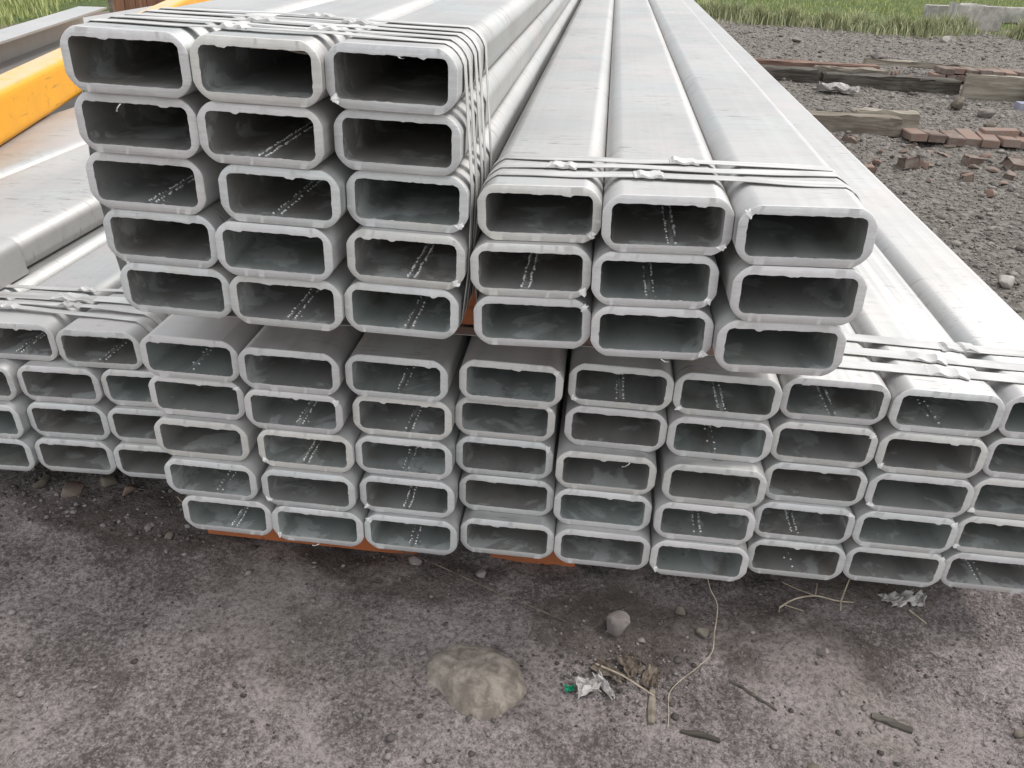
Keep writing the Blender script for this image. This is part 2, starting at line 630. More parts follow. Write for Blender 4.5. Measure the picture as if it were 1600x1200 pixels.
def weld_mesh(seed, sign, dens=1.0):
    rg = random.Random(seed)
    V, F = [], []
    for row in (-1, 1):
        y = .004
        while y < .42:
            y += rg.uniform(.0042, .0105) / dens
            if rg.random() < .22:
                continue
            r = rg.uniform(.0013, .0027) * (1.5 if rg.random() < .12 else 1)
            octa(V, F, (row * .0062 + rg.gauss(0, .0007), y, sign * rg.uniform(0, .0006)), r, r * .8)
    for _ in range(int(7 * dens)):
        r = rg.uniform(.0006, .0014)
        octa(V, F, (rg.gauss(0, .009), rg.uniform(.002, .15), 0), r, r * .8)
    nb_ = len(F)
    # low raised bead between the two rows of spatter
    b = len(V)
    nseg = 40
    for i in range(nseg + 1):
        yy = .42 * i / nseg
        hw = .0034 * rg.uniform(.8, 1.2)
        V += [(-hw, yy, 0), (0, yy, sign * .0011 * rg.uniform(.6, 1.3)), (hw, yy, 0)]
    for i in range(nseg):
        q = b + 3 * i
        F += [(q, q + 1, q + 4, q + 3), (q + 1, q + 2, q + 5, q + 4)]
    me = bpy.data.meshes.new('weld_seam')
    me.from_pydata(V, [], F)
    me.materials.append(WELD)
    me.materials.append(BORE)
    me.polygons.foreach_set('material_index', [0] * nb_ + [1] * (len(F) - nb_))
    return me


WELD_FLOOR = [weld_mesh(i, 1, d) for i, d in enumerate((1.0, .6, 1.2, .8, .45, 1.4, .7))]
WELD_TOP = [weld_mesh(20 + i, -1, .6) for i in range(2)]


def burr_mesh(seed):
    bm = bmesh.new()
    rg = random.Random(seed)
    for q in range(4):
        pts = [(rg.gauss(0, .0035), rg.uniform(-.0015, .0008), rg.gauss(0, .0028)) for _ in range(8)]
        vs = [bm.verts.new(p) for p in pts]
        r_ = bmesh.ops.convex_hull(bm, input=vs)
        bmesh.ops.delete(bm, geom=[g for g in set(r_['geom_interior'] + r_['geom_unused']) if isinstance(g, bmesh.types.BMVert)], context='VERTS')
    me = bpy.data.meshes.new('burr')
    bm.to_mesh(me)
    bm.free()
    me.materials.append(WELD)
    return me


BURRS = [burr_mesh(i) for i in range(4)]
ORD = ['', 'first', 'second', 'third', 'fourth', 'fifth', 'sixth', 'seventh', 'eighth', 'ninth']
LEN = 11.6

BUNDLE = {
    'UL': dict(zb=.63015, sl=-.00843, H=H0 + .00221, rows=5, W=.2, t=[(1, 1, -.7154, 1.2278), (1, 2, -.5139, 1.2275), (1, 3, -.3138, 1.242), (2, 1, -.7228, 1.2403), (2, 2, -.5201, 1.2333), (2, 3, -.3104, 1.2539), (3, 1, -.7311, 1.2489), (3, 2, -.5013, 1.237), (3, 3, -.2994, 1.2634), (4, 1, -.7237, 1.2523), (4, 2, -.5206, 1.2368), (4, 3, -.3019, 1.2524), (5, 1, -.7144, 1.2543), (5, 2, -.513, 1.2459), (5, 3, -.3126, 1.2555)]),
    'UR': dict(zb=.63428, sl=.03893, H=H0 + .0005, rows=3, W=.2, t=[(1, 1, -.0861, 1.2696), (1, 2, .1144, 1.2347), (1, 3, .3150, 1.2021), (2, 1, -.0943, 1.2571), (2, 2, .1067, 1.2376), (2, 3, .3223, 1.2001), (3, 1, -.0874, 1.2588), (3, 2, .1132, 1.2386), (3, 3, .3146, 1.2053)]),
    'F': dict(zb=.0852, sl=0, H=H0 - .00032, rows=5, W=.2, t=[(1, 1, -.7585, 1.337), (1, 2, -.5534, 1.3224), (1, 3, -.3455, 1.3326), (1, 4, -.1273, 1.3516), (1, 5, .0816, 1.3753), (1, 6, .2827, 1.3755), (1, 7, .486, 1.3949), (1, 8, .6885, 1.388), (1, 9, .8895, 1.3988), (2, 1, -.7613, 1.3441), (2, 2, -.5536, 1.3246), (2, 3, -.339, 1.3415), (2, 4, -.1381, 1.3705), (2, 5, .0811, 1.3726), (2, 6, .2823, 1.3684), (2, 7, .483, 1.3844), (2, 8, .6845, 1.3813), (2, 9, .8890, 1.3992), (3, 1, -.7597, 1.33), (3, 2, -.5384, 1.3261), (3, 3, -.3372, 1.3354), (3, 4, -.1362, 1.3701), (3, 5, .0707, 1.3514), (3, 6, .2841, 1.3418), (3, 7, .4853, 1.3812), (3, 8, .6870, 1.3783), (3, 9, .8890, 1.395), (4, 1, -.7489, 1.3195), (4, 2, -.5369, 1.3165), (4, 3, -.3311, 1.3286), (4, 4, -.1285, 1.3678), (4, 5, .0727, 1.3516), (4, 6, .2787, 1.3397), (4, 7, .4815, 1.3736), (4, 8, .6835, 1.3767), (4, 9, .8855, 1.3931), (5, 1, -.7258, 1.3204), (5, 2, -.5246, 1.3155), (5, 3, -.3236, 1.3196), (5, 4, -.1203, 1.3404), (5, 5, .0806, 1.3372), (5, 6, .2816, 1.3332), (5, 7, .4839, 1.3687), (5, 8, .6855, 1.3785), (5, 9, .8870, 1.3899)]),
    'L': dict(zb=.13037, sl=.03327, H=H0 - .00034, rows=4, W=.195, t=[(1, 1, -1.2568, 1.501), (1, 2, -1.0483, 1.4856), (2, 1, -1.3592, 1.4688), (2, 2, -1.1595, 1.4775), (2, 3, -.9620, 1.4822), (3, 1, -1.3560, 1.4516), (3, 2, -1.1565, 1.4713), (3, 3, -.9605, 1.4712), (4, 1, -1.3540, 1.4533), (4, 2, -1.1570, 1.4633), (4, 3, -.9610, 1.4624),
                                                                    (1, 0, -1.4580, 1.492), (2, 0, -1.5570, 1.480), (3, 0, -1.5540, 1.466), (4, 0, -1.5520, 1.470)]),
    'B': dict(zb=.13037 + 4 * (H0 - .00034), sl=.03327, H=H0 - .00034, rows=1, W=.42, t=[(1, 1, -1.6120, 1.46), (1, 2, -2.0400, 1.48)]),
}
STACK = {'UL': 'of the tall upper left stack', 'UR': 'of the three-high upper right stack', 'F': 'of the wide bottom stack', 'L': 'of the low stack at left'}
FLOOR_WELD = {('UL', 2, 2), ('UL', 3, 1), ('UL', 3, 2), ('UL', 4, 3), ('UL', 5, 2), ('UL', 5, 3), ('UR', 1, 2), ('UR', 2, 1), ('UR', 2, 2),
              ('F', 1, 1), ('F', 1, 3), ('F', 1, 5), ('F', 1, 6), ('F', 1, 7), ('F', 1, 8), ('F', 2, 2), ('F', 2, 3), ('F', 2, 6), ('F', 3, 2), ('F', 3, 3),
              ('F', 4, 1), ('F', 4, 3), ('F', 4, 6), ('F', 4, 7), ('F', 5, 1), ('F', 5, 3), ('F', 5, 7), ('F', 5, 9), ('L', 1, 1), ('L', 1, 2), ('L', 2, 1)}
# corner where a tack or burr sits: +x right, +z top
BURR_AT = {('UR', 1, 1): (1, -1), ('UR', 1, 2): (1, -1), ('UR', 1, 3): (-1, 1), ('UR', 2, 1): (1, -1), ('UR', 2, 2): (1, -1), ('UR', 3, 1): (1, 1), ('UR', 3, 2): (1, -1),
           ('F', 1, 4): (1, 1), ('F', 1, 5): (-1, -1), ('F', 1, 6): (-1, -1), ('F', 2, 2): (1, 1), ('F', 2, 4): (1, 1), ('F', 2, 7): (1, 1), ('F', 2, 8): (-1, -1), ('F', 3, 2): (-1, -1),
           ('F', 3, 4): (1, 1), ('F', 3, 8): (-1, -1), ('F', 4, 2): (-1, -1), ('F', 4, 3): (-1, -1), ('F', 4, 7): (1, 1), ('F', 4, 8): (1, 1), ('F', 4, 9): (-1, -1), ('F', 5, 2): (-1, -1),
           ('F', 5, 3): (-1, 1), ('F', 5, 6): (-1, -1), ('F', 5, 8): (1, 1), ('F', 2, 1): (1, 1), ('F', 3, 9): (-1, -1), ('UL', 1, 3): (-1, -1), ('UL', 3, 3): (1, -1), ('UL', 4, 3): (1, -1)}
hull_pts = {}
seed = 0
for b, B in BUNDLE.items():
    hull_pts[b] = []
    for (r, c, x, y) in B['t']:
        seed += 1
        Ht = B['H'] - .0008
        z = B['zb'] + B['sl'] * x + (B['rows'] - r + .5) * B['H']
        W_ = B['W']
        me = tube_mesh('steel_tube', B['W'] - .0004, Ht, LEN, seed, mats=(DULLZINC, CUT, BORE) if b == 'B' else None)
        o = bpy.data.objects.new('steel_tube', me)
        o.location = (x, y, z)
        o.rotation_euler = (0, -math.atan(B['sl']), 0)
        link(o)
        if b == 'B':
            lab = ['', 'wide flat grey steel tube in front of the yellow beam, left edge', 'wide flat grey steel tube lying beneath the yellow beam'][c]
            grp = 'steel tubes under the yellow beam'
        elif b == 'L':
            pos = {0: 'cut off at left edge', 1: 'leftmost column', 2: 'middle column', 3: 'half hidden column'}[c]
            lab = f'steel tube in {ORD[r]} row from top, {pos}, low stack at left'
            grp = 'steel tubes ' + STACK[b]
        else:
            lab = f'steel tube in {ORD[r]} row from top, {ORD[c]} column, {STACK[b]}'
            grp = 'steel tubes ' + STACK[b]
        tag(o, lab, 'steel tube', grp)
        for (px, pz) in profile(W_ / 2, Ht / 2, RO, 4, 1, 1, .42):
            a = -math.atan(B['sl'])
            hull_pts[b].append((x + px * math.cos(a) + pz * math.sin(a), z - px * math.sin(a) + pz * math.cos(a)))
        zf = Ht / 2 - WALL
        if (b, r, c) in FLOOR_WELD:
            wd = link(bpy.data.objects.new('weld_seam', WELD_FLOOR[seed % 7]), o)
            wd.location = (rng.uniform(-.012, .012), .001, -zf + .0002)
        else:
            wd = link(bpy.data.objects.new('weld_seam', WELD_TOP[seed % 2]), o)
            wd.location = (rng.uniform(-.02, .02), .001, zf - .0002)
        if (b, r, c) in BURR_AT:
            sx, sz = BURR_AT[(b, r, c)]
            bu = link(bpy.data.objects.new('burr', BURRS[seed % 4]), o)
            bu.location = (sx * (B['W'] / 2 - .013), -.0002, sz * (Ht / 2 - .014))
            bu.rotation_euler = (0, rng.uniform(0, 3), 0)
            bu.scale = (1.05, .8, 1.05)

# hanging slivers of metal left by the saw
for key, (dx, dz, tx, tz) in {('UL', 2, 1): (-.02, .032, -.008, -.012), ('F', 3, 5): (.045, .031, -.014, -.010), ('F', 5, 2): (.0, -.046, -.014, -.005), ('UR', 3, 2): (.02, -.046, .012, -.004), ('UL', 1, 3): (.012, .032, .008, -.002)}.items():
    B = BUNDLE[key[0]]
    x, y = [(q[2], q[3]) for q in B['t'] if q[:2] == key[1:]][0]
    par = [o for o in C.objects if o.name.startswith('steel_tube') and abs(o.location.x - x) < 1e-4 and abs(o.location.y - y) < 1e-4][0]
    bm = bmesh.new()
    prev = None
    for i in range(5):
        t = i / 4
        p = Vector((dx + tx * t, -.001 - .004 * math.sin(t * 3), dz + tz * t))
        rr = .0011 * (1.2 - .4 * t) + (.0012 if i == 4 else 0)
        ringv = [bm.verts.new(p + Vector((rr * math.cos(a), rr * math.sin(a), 0))) for a in (0, 2.1, 4.2)]
        if prev:
            for q in range(3):
                bm.faces.new((prev[q], prev[(q + 1) % 3], ringv[(q + 1) % 3], ringv[q]))
        prev = ringv
    bm.faces.new(prev)
    bm_obj('burr', bm, WELD, par)


# ------------------------------------------------------------------ straps
def hull(pts):
    pts = sorted(set((round(a, 5), round(b, 5)) for a, b in pts))
    cr = lambda o, a, b: (a[0] - o[0]) * (b[1] - o[1]) - (a[1] - o[1]) * (b[0] - o[0])
    lo, hi = [], []
    for p in pts:
        while len(lo) >= 2 and cr(lo[-2], lo[-1], p) <= 0:
            lo.pop()
        lo.append(p)
    for p in reversed(pts):
        while len(hi) >= 2 and cr(hi[-2], hi[-1], p) <= 0:
            hi.pop()
        hi.append(p)
    return lo[:-1] + hi[:-1]


def resample(h, step):
    out = []
    n = len(h)
    for i in range(n):
        a, b = h[i], h[(i + 1) % n]
        d = math.dist(a, b)
        m = max(1, int(d / step))
        for q in range(m):
            t = q / m
            out.append((a[0] * (1 - t) + b[0] * t, a[1] * (1 - t) + b[1] * t))
    return out


def strap(bundle, y0, slant, width, slack, label, seals, seed, off=.0012, group=None, pts=None, pad=None):
    """a steel band round the whole bundle; it bows up a little between the tubes on top"""
    rg = random.Random(seed)
    h = resample(hull(pts or hull_pts[bundle]), .02)
    cx = sum(p[0] for p in h) / len(h)
    cz = sum(p[1] for p in h) / len(h)
    xs = [p[0] for p in h]
    x0, x1 = min(xs), max(xs)
    n = len(h)
    th = .0010
    V, F = [], []
    ph = [rg.uniform(0, 6.3) for _ in range(4)]
    top = []
    for i, (x, z) in enumerate(h):
        p0, p1 = h[i - 1], h[(i + 1) % n]
        t = Vector((p1[0] - p0[0], 0, p1[1] - p0[1])).normalized()
        nrm = Vector((t.z, 0, -t.x))
        u = (x - x0) / (x1 - x0)
        is_top = nrm.z > .9
        o_ = off
        tw = 0
        yy = y0 + slant * (u - .5) + .0025 * math.sin(9 * u + ph[0]) + .002 * math.sin(23 * u + ph[1])
        if is_top:
            e = math.sin(math.pi * min(max(u, 0), 1))
            o_ += slack * e * (.35 + .65 * abs(math.sin(5 * u + ph[2])))
            tw = .05 * e * math.sin(7 * u + ph[3]) * (slack / .006)
            top.append((x, z, yy, o_))
        else:
            yy += .003 * math.sin(8 * z + ph[2])
        c = Vector((x, yy, z)) + nrm * o_
        for s in (-1, 1):
            e2 = c + Vector((0, s * width / 2 * math.cos(tw), 0)) + nrm * (s * width / 2 * math.sin(tw) + abs(s * width / 2 * math.sin(tw)))
            V.append(e2)
            V.append(e2 + nrm * th)
    for i in range(n):
        a, b = 4 * i, 4 * ((i + 1) % n)
        F += [(a, b, b + 2, a + 2), (a + 1, a + 3, b + 3, b + 1), (a, a + 1, b + 1, b), (a + 2, b + 2, b + 3, a + 3)]
    base = Vector((cx, y0, cz))
    o = mk('steel_strap', [v - base for v in V], F, STRAP, smooth=40)
    o.location = base
    tag(o, label, 'strap', group)
    for (sx, ln) in seals:
        j = min(range(len(top)), key=lambda q: abs(top[q][0] - sx))
        x, z, yy, o_ = top[j]
        s_ = seal('seal', ln, width + .006, seed)
        s_.parent = o
        s_.location = Vector((x, yy, z + o_ + .0004)) - base
        s_.rotation_euler = (0, 0, rg.uniform(-.12, .12))
    return o


def seal(name, ln, wd, seed):
    """a crimped strap clip: two raised, pinched lumps with flared tails"""
    rg = random.Random(seed * 3 + 1)
    prof = [(-.5, .0012, 1.0), (-.42, .0022, 1.0), (-.33, .0062, .82), (-.24, .0070, .74), (-.15, .0050, .9), (-.05, .0026, 1.02), (.05, .0026, 1.02), (.15, .0055, .88), (.24, .0072, .74), (.33, .0060, .84), (.42, .0022, 1.0), (.5, .0012, 1.04)]
    V, F = [], []
    for (u, h, ws) in prof:
        h *= rg.uniform(.75, 1.3)
        hw = wd / 2 * ws * rg.uniform(.95, 1.05)
        x = u * ln + rg.gauss(0, .0006)
        V += [(x, -hw, -.0006), (x, -hw * .96, h * .7), (x, -hw * .3, h * rg.uniform(.9, 1.15)), (x, hw * .3, h * rg.uniform(.7, 1.0)), (x, hw * .96, h * .75), (x, hw, -.0006)]
    for i in range(len(prof) - 1):
        a, b = 6 * i, 6 * i + 6
        for q in range(5):
            F.append((a + q, b + q, b + q + 1, a + q + 1))
        F.append((a + 5, b + 5, b, a))
    F.append((0, 1, 2, 3, 4, 5))
    e = 6 * (len(prof) - 1)
    F.append((e + 5, e + 4, e + 3, e + 2, e + 1, e))
    return mk(name, V, F, STRAP, smooth=28)


g = 'steel straps round the tall upper left stack'
strap('UL', 1.288, .010, .024, .004, 'steel strap nearest the tube mouths round the tall upper left stack', [(-.562, .045)], 1, group=g)
strap('UL', 1.340, -.008, .024, .004, 'second steel strap from the tube mouths round the tall upper left stack', [(-.44, .05)], 2, group=g)
strap('UL', 1.395, .012, .024, .003, 'third steel strap from the tube mouths round the tall upper left stack', [(-.56, .05)], 3, group=g)
strap('UL', 1.450, -.006, .024, .003, 'fourth steel strap from the tube mouths round the tall upper left stack', [(-.43, .05)], 4, group=g)
strap('UL', 1.510, .006, .022, .003, 'steel strap farthest from the tube mouths round the tall upper left stack', [(-.50, .05)], 17, group=g)
g = 'steel straps round the upper right stack'
strap('UR', 1.326, -.018, .030, .004, 'pale steel strap nearest the tube mouths on the upper right stack', [(.078, .05)], 5, group=g)
strap('UR', 1.378, -.006, .028, .004, 'middle steel strap on the upper right stack', [(-.048, .05)], 6, group=g)
strap('UR', 1.428, -.022, .028, .003, 'steel strap farthest from the tube mouths on the upper right stack', [(.150, .05)], 7, group=g)
g = 'steel straps round the wide bottom stack'
strap('F', 1.462, -.008, .034, .003, 'steel strap nearest the tube mouths round the wide bottom stack', [(.70, .075)], 8, group=g)
strap('F', 1.525, -.016, .034, .003, 'middle steel strap round the wide bottom stack', [(.685, .07)], 9, group=g)
strap('F', 1.592, -.020, .034, .003, 'steel strap farthest from the tube mouths round the wide bottom stack', [(.765, .075)], 10, group=g)
g = 'steel straps round the low stack at left'
strap('L', 1.560, -.040, .016, .008, 'loose steel strap nearest the tube mouths on the low left stack', [(-1.30, .055)], 11, group=g)
strap('L', 1.590, -.020, .018, .009, 'loose bowed steel strap second from front on the low left stack', [(-1.165, .055)], 12, group=g)
strap('L', 1.640, -.012, .032, .003, 'wide steel strap with a plate clip on the low left stack', [(-1.19, .11)], 13, group=g)
strap('L', 1.690, .0, .016, .004, 'steel strap farthest from the tube mouths on the low left stack', [(-1.19, .05)], 14, group=g)
g = 'steel straps round the back tubes'
strap('B', 1.655, .02, .016, .002, 'dark steel strap bent down over the back row edge', [], 15, group=g)
strap('B', 1.735, .02, .016, .002, 'thin steel strap lying over the back row of tubes', [], 16, group=g)

# bent sheet guard under the straps of the back row
B = BUNDLE['B']
ztop = B['zb'] + B['sl'] * -1.4 + B['H']
V, F = [], []
path = [(-1.50, ztop - .0005), (-1.432, ztop + .0018), (-1.412, ztop - .004), (-1.4005, ztop - .016), (-1.3975, ztop - .030), (-1.3965, ztop - .075), (-1.392, ztop - .089)]
for (x, z) in path:
    for y in (1.645, 1.775):
        V += [(x, y, z), (x + .0014, y, z + .0012)]
for i in range(len(path) - 1):
    a, b = 4 * i, 4 * i + 4
    F += [(a, a + 2, b + 2, b), (a + 1, b + 1, b + 3, a + 3), (a, b, b + 1, a + 1), (a + 2, a + 3, b + 3, b + 2)]
o = mk('edge_guard', V, F, ZINC, smooth=50)
tag(o, 'bent sheet steel edge guard under the straps at the left edge', 'edge guard')

# ------------------------------------------------------------------ bearers and spacers
def rbox(name, size, mat, bev=.006, jit=0.0, seed=0, parent=None, cuts=0):
    """bevelled box, base centre at origin"""
    bm = bmesh.new()
    bmesh.ops.create_cube(bm, size=1)
    for v in bm.verts:
        v.co = Vector((v.co.x * size[0], v.co.y * size[1], (v.co.z + .5) * size[2]))
    if cuts:
        ax = max(range(3), key=lambda i: size[i])
        ed = [e for e in bm.edges if abs((e.verts[0].co - e.verts[1].co)[ax]) > size[ax] * .9]
        bmesh.ops.subdivide_edges(bm, edges=ed, cuts=cuts)
    if bev:
        bmesh.ops.bevel(bm, geom=[e for e in bm.edges if e.calc_face_angle(0) > .5], offset=bev, segments=2, affect='EDGES', profile=.6)
    if jit:
        rg = random.Random(seed)
        for v in bm.verts:
            v.co += Vector((rg.gauss(0, jit), rg.gauss(0, jit), rg.gauss(0, jit)))
    return bm_obj(name, bm, mat, parent, 40)


def channel(name, ln, w, h, mat, t=.006):
    """steel channel lying along x, web towards the camera, lips pointing back"""
    prof = [(0, 0), (w, 0), (w, t), (t, t), (t, h - t), (w, h - t), (w, h), (0, h)]
    V, F = [], []
    for x in (-ln / 2, ln / 2):
        V += [(x, p[0], p[1]) for p in prof]
    n = len(prof)
    for i in range(n):
        j = (i + 1) % n
        F.append((i, j, n + j, n + i))
    F += [(0, 7, 4, 3), (0, 3, 2, 1), (7, 6, 5, 4), (n + 0, n + 3, n + 4, n + 7), (n, n + 1, n + 2, n + 3), (n + 7, n + 4, n + 5, n + 6)]
    return mk(name, V, F, mat, smooth=30)


for (xa, xb, y, z, h, lab) in [(-.835, -.335, 1.420, -.014, .098, 'orange steel bearer under the left end of the wide bottom stack'),
                               (-.165, .030, 1.432, -.014, .098, 'short orange steel bearer under the middle of the wide bottom stack'),
                               (-.84, -.21, 1.50, .5486, .0815, 'orange steel spacer beneath the tall upper left stack'),
                               (-.175, .42, 1.49, .5486, .0778, 'orange steel spacer beneath the upper right stack')]:
    o = channel('orange_bearer', xb - xa, .06, h, ORANGE)
    o.location = ((xa + xb) / 2, y, z)
    tag(o, lab, 'steel bearer', 'orange bearers and spacers')
for (x, y, lnx, lab, h, z) in [(.50, 2.6, 2.75, 'dark timber sleeper in the shade beneath the wide bottom stack', .100, -.0155),
                               (-1.30, 1.95, .75, 'dark timber sleeper in the shade beneath the low left stack', .088, -.0155),
                               (-.4, 8.6, 2.9, 'dark timber sleeper far back beneath the steel stacks', .088, -.0155)]:
    if x == .50:
        x, lnx = .10, 1.90
    o = rbox('timber_sleeper', (lnx, .14, h), DARKWOOD, .006, .001, int(y * 10))
    o.location = (x, y, z)
    tag(o, lab, 'timber')

# ------------------------------------------------------------------ yellow beam and galvanized girders at the left back
dirv = Vector((-.277, .961, 0))
yb = bpy.data.objects.new('yellow_beam', tube_mesh('yellow_beam', .125, .175, 7.0, 901, .008, .022, .016, .3, (YELLOW, YELLOW, YELLOW)))
link(yb)
yaw = math.atan2(-dirv.x, dirv.y)
# its upper front edge passes over (-2.07, 2.74, .70)
st = Vector((-2.07, 2.736, .70 - .0875)) - dirv * 1.35 + Vector((-.961, -.277, 0)) * .0625
yb.location = st
yb.rotation_euler = (0, 0, yaw)
tag(yb, 'yellow painted box beam lying across the grey tubes', 'beam')

for i, (x, lab) in enumerate([(-3.10, 'wide galvanized box girder just behind the yellow beam'), (-3.42, 'wide galvanized box girder farther behind the yellow beam')]):
    o = bpy.data.objects.new('galvanized_girder', tube_mesh('galvanized_girder', .31, .50, 9.0, 910 + i, .012, .03, .02, .3))
    link(o)
    o.location = (x, 2.2 + .2 * i, .35)
    tag(o, lab, 'girder', 'galvanized girders behind the yellow beam')
for y in (3.0, 9.5):
    o = rbox('timber_sleeper', (.9, .16, .115), DARKWOOD, .006, .001, int(y * 10))
    o.location = (-3.25, y, -.015)
    tag(o, 'timber sleeper under the front of the galvanized girders' if y < 5 else 'timber sleeper under the rear of the galvanized girders', 'timber')


# channel section lying on the girders, turned a little, open side to the camera
def gal_channel(name, ln, w, h, t=.01):
    prof = [(0, 0), (w, 0), (w, h), (0, h), (0, h - t), (w - t, h - t), (w - t, t), (0, t)]
    V, F = [], []
    for y in (0, ln):
        V += [(-p[0], y, p[1]) for p in prof]
    n = len(prof)
    for i in range(n):
        j = (i + 1) % n
        F.append((i, n + i, n + j, j))
    F += [(0, 1, 6, 7), (1, 2, 5, 6), (2, 3, 4, 5), (n + 7, n + 6, n + 1, n), (n + 6, n + 5, n + 2, n + 1), (n + 5, n + 4, n + 3, n + 2)]
    return mk(name, V, F, ZINC, smooth=30)


gc = gal_channel('galvanized_channel', 3.6, .155, .14)
d2 = Vector((-.250, .968, 0)).normalized()
gc.rotation_euler = (0, 0, math.atan2(-d2.x, d2.y))
gc.location = Vector((-2.585, 3.491, .601)) - d2 * 2.02
tag(gc, 'galvanized channel lying slantwise on the girders, top left', 'channel')

# plank crate seen behind them
cr = empty('plank_crate', (-4.25, 8.1, 0))
tag(cr, 'brown upright plank crate behind the yellow beam at top left', 'crate')
for i in range(8):
    p = rbox('plank', (.108, .03, .86 + .02 * (i % 3)), BROWNPLANK, .003, .0008, 70 + i, cr)
    p.location = (-.42 + .113 * i, 0, -.01)
for sx in (-.52, .52):
    p = rbox('post', (.035, .035, .95), GREYWOOD, .004, .001, 5, cr)
    p.location = (sx, .02, -.015)
for z in (.12, .66):
    p = rbox('rail', (1.0, .03, .09), BROWNPLANK, .003, .001, 6, cr)
    p.location = (0, .035, z)

# ------------------------------------------------------------------ yard behind: timbers, bricks, rubble
def timber(xa, xb, y, w, h, mat, label, name='timber_beam', z=None, rz=0, seed=0, jit=.005, cat='timber', tilt=0):
    o = rbox(name, (xb - xa, w, h), mat, min(.012, h * .12), jit, seed, None, 9)
    cx = (xa + xb) / 2
    o.location = (cx, y, (ghf(cx, y) - .015) if z is None else z)
    o.rotation_euler = (0, tilt, rz)
    tag(o, label, cat)
    return o


timber(1.10, 2.05, 8.72, .16, .13, DARKWOOD, 'short dark timber block of the far row, beside the tube edge', seed=1, rz=.02)
timber(2.10, 3.36, 8.66, .16, .145, DARKWOOD, 'long dark timber beam of the far row', seed=2, rz=-.02)
timber(1.05, 2.72, 9.10, .14, .135, REDWOOD, 'reddish brown board behind the dark timbers of the far row', seed=3, rz=-.01, name='timber_board')
timber(2.05, 2.75, 8.86, .12, .15, GREYWOOD, 'grey board end wedged between dark timber and reddish board', seed=4, name='timber_board')
timber(3.33, 4.6, 8.42, .07, .22, PALEWOOD, 'pale wide board on edge at the right of the far row', seed=5, rz=-.04, name='timber_board')
timber(3.86, 4.9, 8.36, .05, .20, PALEWOOD, 'second pale board leaning on the first at the right edge', seed=6, rz=.06, tilt=.06, name='timber_board')
timber(3.62, 4.7, 7.93, .12, .09, VIOLET, 'violet grey steel bar lying in front of the pale board', seed=7, name='steel_bar', jit=.0005, cat='bar')
timber(2.75, 4.35, 9.72, .05, .05, PALEWOOD, 'thin pale lath lying behind the far brick row', seed=8, z=ghf(3.5, 9.7) + .06, rz=-.03, tilt=.012, name='wood_lath')
timber(1.15, 2.13, 6.32, .15, .125, GREYWOOD, 'grey timber beam of the near row, beside the tube edge', seed=9, rz=-.01)
timber(1.82, 2.28, 6.42, .10, .15, PALEWOOD, 'short pale board on top of the near row', seed=10, rz=-.03, name='timber_board')


def brick_mesh(seed, sz=(.235, .112, .056)):
    bm = bmesh.new()
    bmesh.ops.create_cube(bm, size=1)
    rg = random.Random(seed)
    for v in bm.verts:
        v.co = Vector((v.co.x * sz[0], v.co.y * sz[1], v.co.z * sz[2]))
    bmesh.ops.bevel(bm, geom=bm.edges[:], offset=.005, segments=1, affect='EDGES')
    for v in bm.verts:
        v.co += Vector((rg.gauss(0, .0015), rg.gauss(0, .0015), rg.gauss(0, .0015)))
    me = bpy.data.meshes.new('brick')
    bm.to_mesh(me)
    bm.free()
    me.materials.append(BRICK)
    return me


BM_ = [brick_mesh(i) for i in range(4)]


def brick_row(label, x0, n, y, z, headers, courses=1, step=None, rz=0.0):
    e = empty('brick_row', (x0, y, z), rz)
    tag(e, label, 'brick row')
    for c_ in range(courses):
        for i in range(n):
            br = link(bpy.data.objects.new('brick', BM_[rng.randrange(4)]), e)
            if headers:
                br.rotation_euler = (R(90) * 0 + rng.gauss(0, .02), rng.gauss(0, .05), R(90) + rng.gauss(0, .08))
                s_ = step or .119
            else:
                br.rotation_euler = (rng.gauss(0, .015), rng.gauss(0, .015), rng.gauss(0, .025))
                s_ = step or .245
            br.location = (i * s_ + (.06 if c_ else 0), rng.gauss(0, .02), .030 + c_ * .060)
    return e


brick_row('row of header bricks behind the pale boards, far row', 3.32, 11, 9.15, ghf(3.8, 9.15) + .005, True, 2)
brick_row('low run of weathered bricks in the near row', 2.20, 8, 6.20, ghf(2.6, 6.2) - .012, True, 1, .124)
brick_row('bricks stacked on the near row at the right edge', 2.80, 2, 6.26, ghf(2.9, 6.25) + .048, False, 1, .25)


def hullrock(name, size, mat, seed, npts=14, parent=None, sub=True):
    rg = random.Random(seed)
    bm = bmesh.new()
    vs = []
    for _ in range(npts):
        d = Vector((rg.gauss(0, 1), rg.gauss(0, 1), rg.gauss(0, 1)))
        d.normalize()
        d *= rg.uniform(.82, 1.0)
        vs.append(bm.verts.new((d.x * size[0] / 2, d.y * size[1] / 2, d.z * size[2] / 2)))
    r_ = bmesh.ops.convex_hull(bm, input=vs)
    bmesh.ops.delete(bm, geom=[q for q in set(r_['geom_interior'] + r_['geom_unused']) if isinstance(q, bmesh.types.BMVert)], context='VERTS')
    bmesh.ops.bevel(bm, geom=bm.edges[:], offset=min(size) * .05, segments=1, affect='EDGES')
    if sub:
        bmesh.ops.triangulate(bm, faces=bm.faces[:])
        bmesh.ops.subdivide_edges(bm, edges=bm.edges[:], cuts=1)
        for v in bm.verts:
            v.co *= 1 + rg.gauss(0, .018)
    return bm_obj(name, bm, mat, parent, 35)


def put(o, x, y, sink, size_z, rz=0, rx=0, ry=0):
    o.location = (x, y, ghf(x, y) + size_z / 2 - sink)
    o.rotation_euler = (rx, ry, rz)
    return o


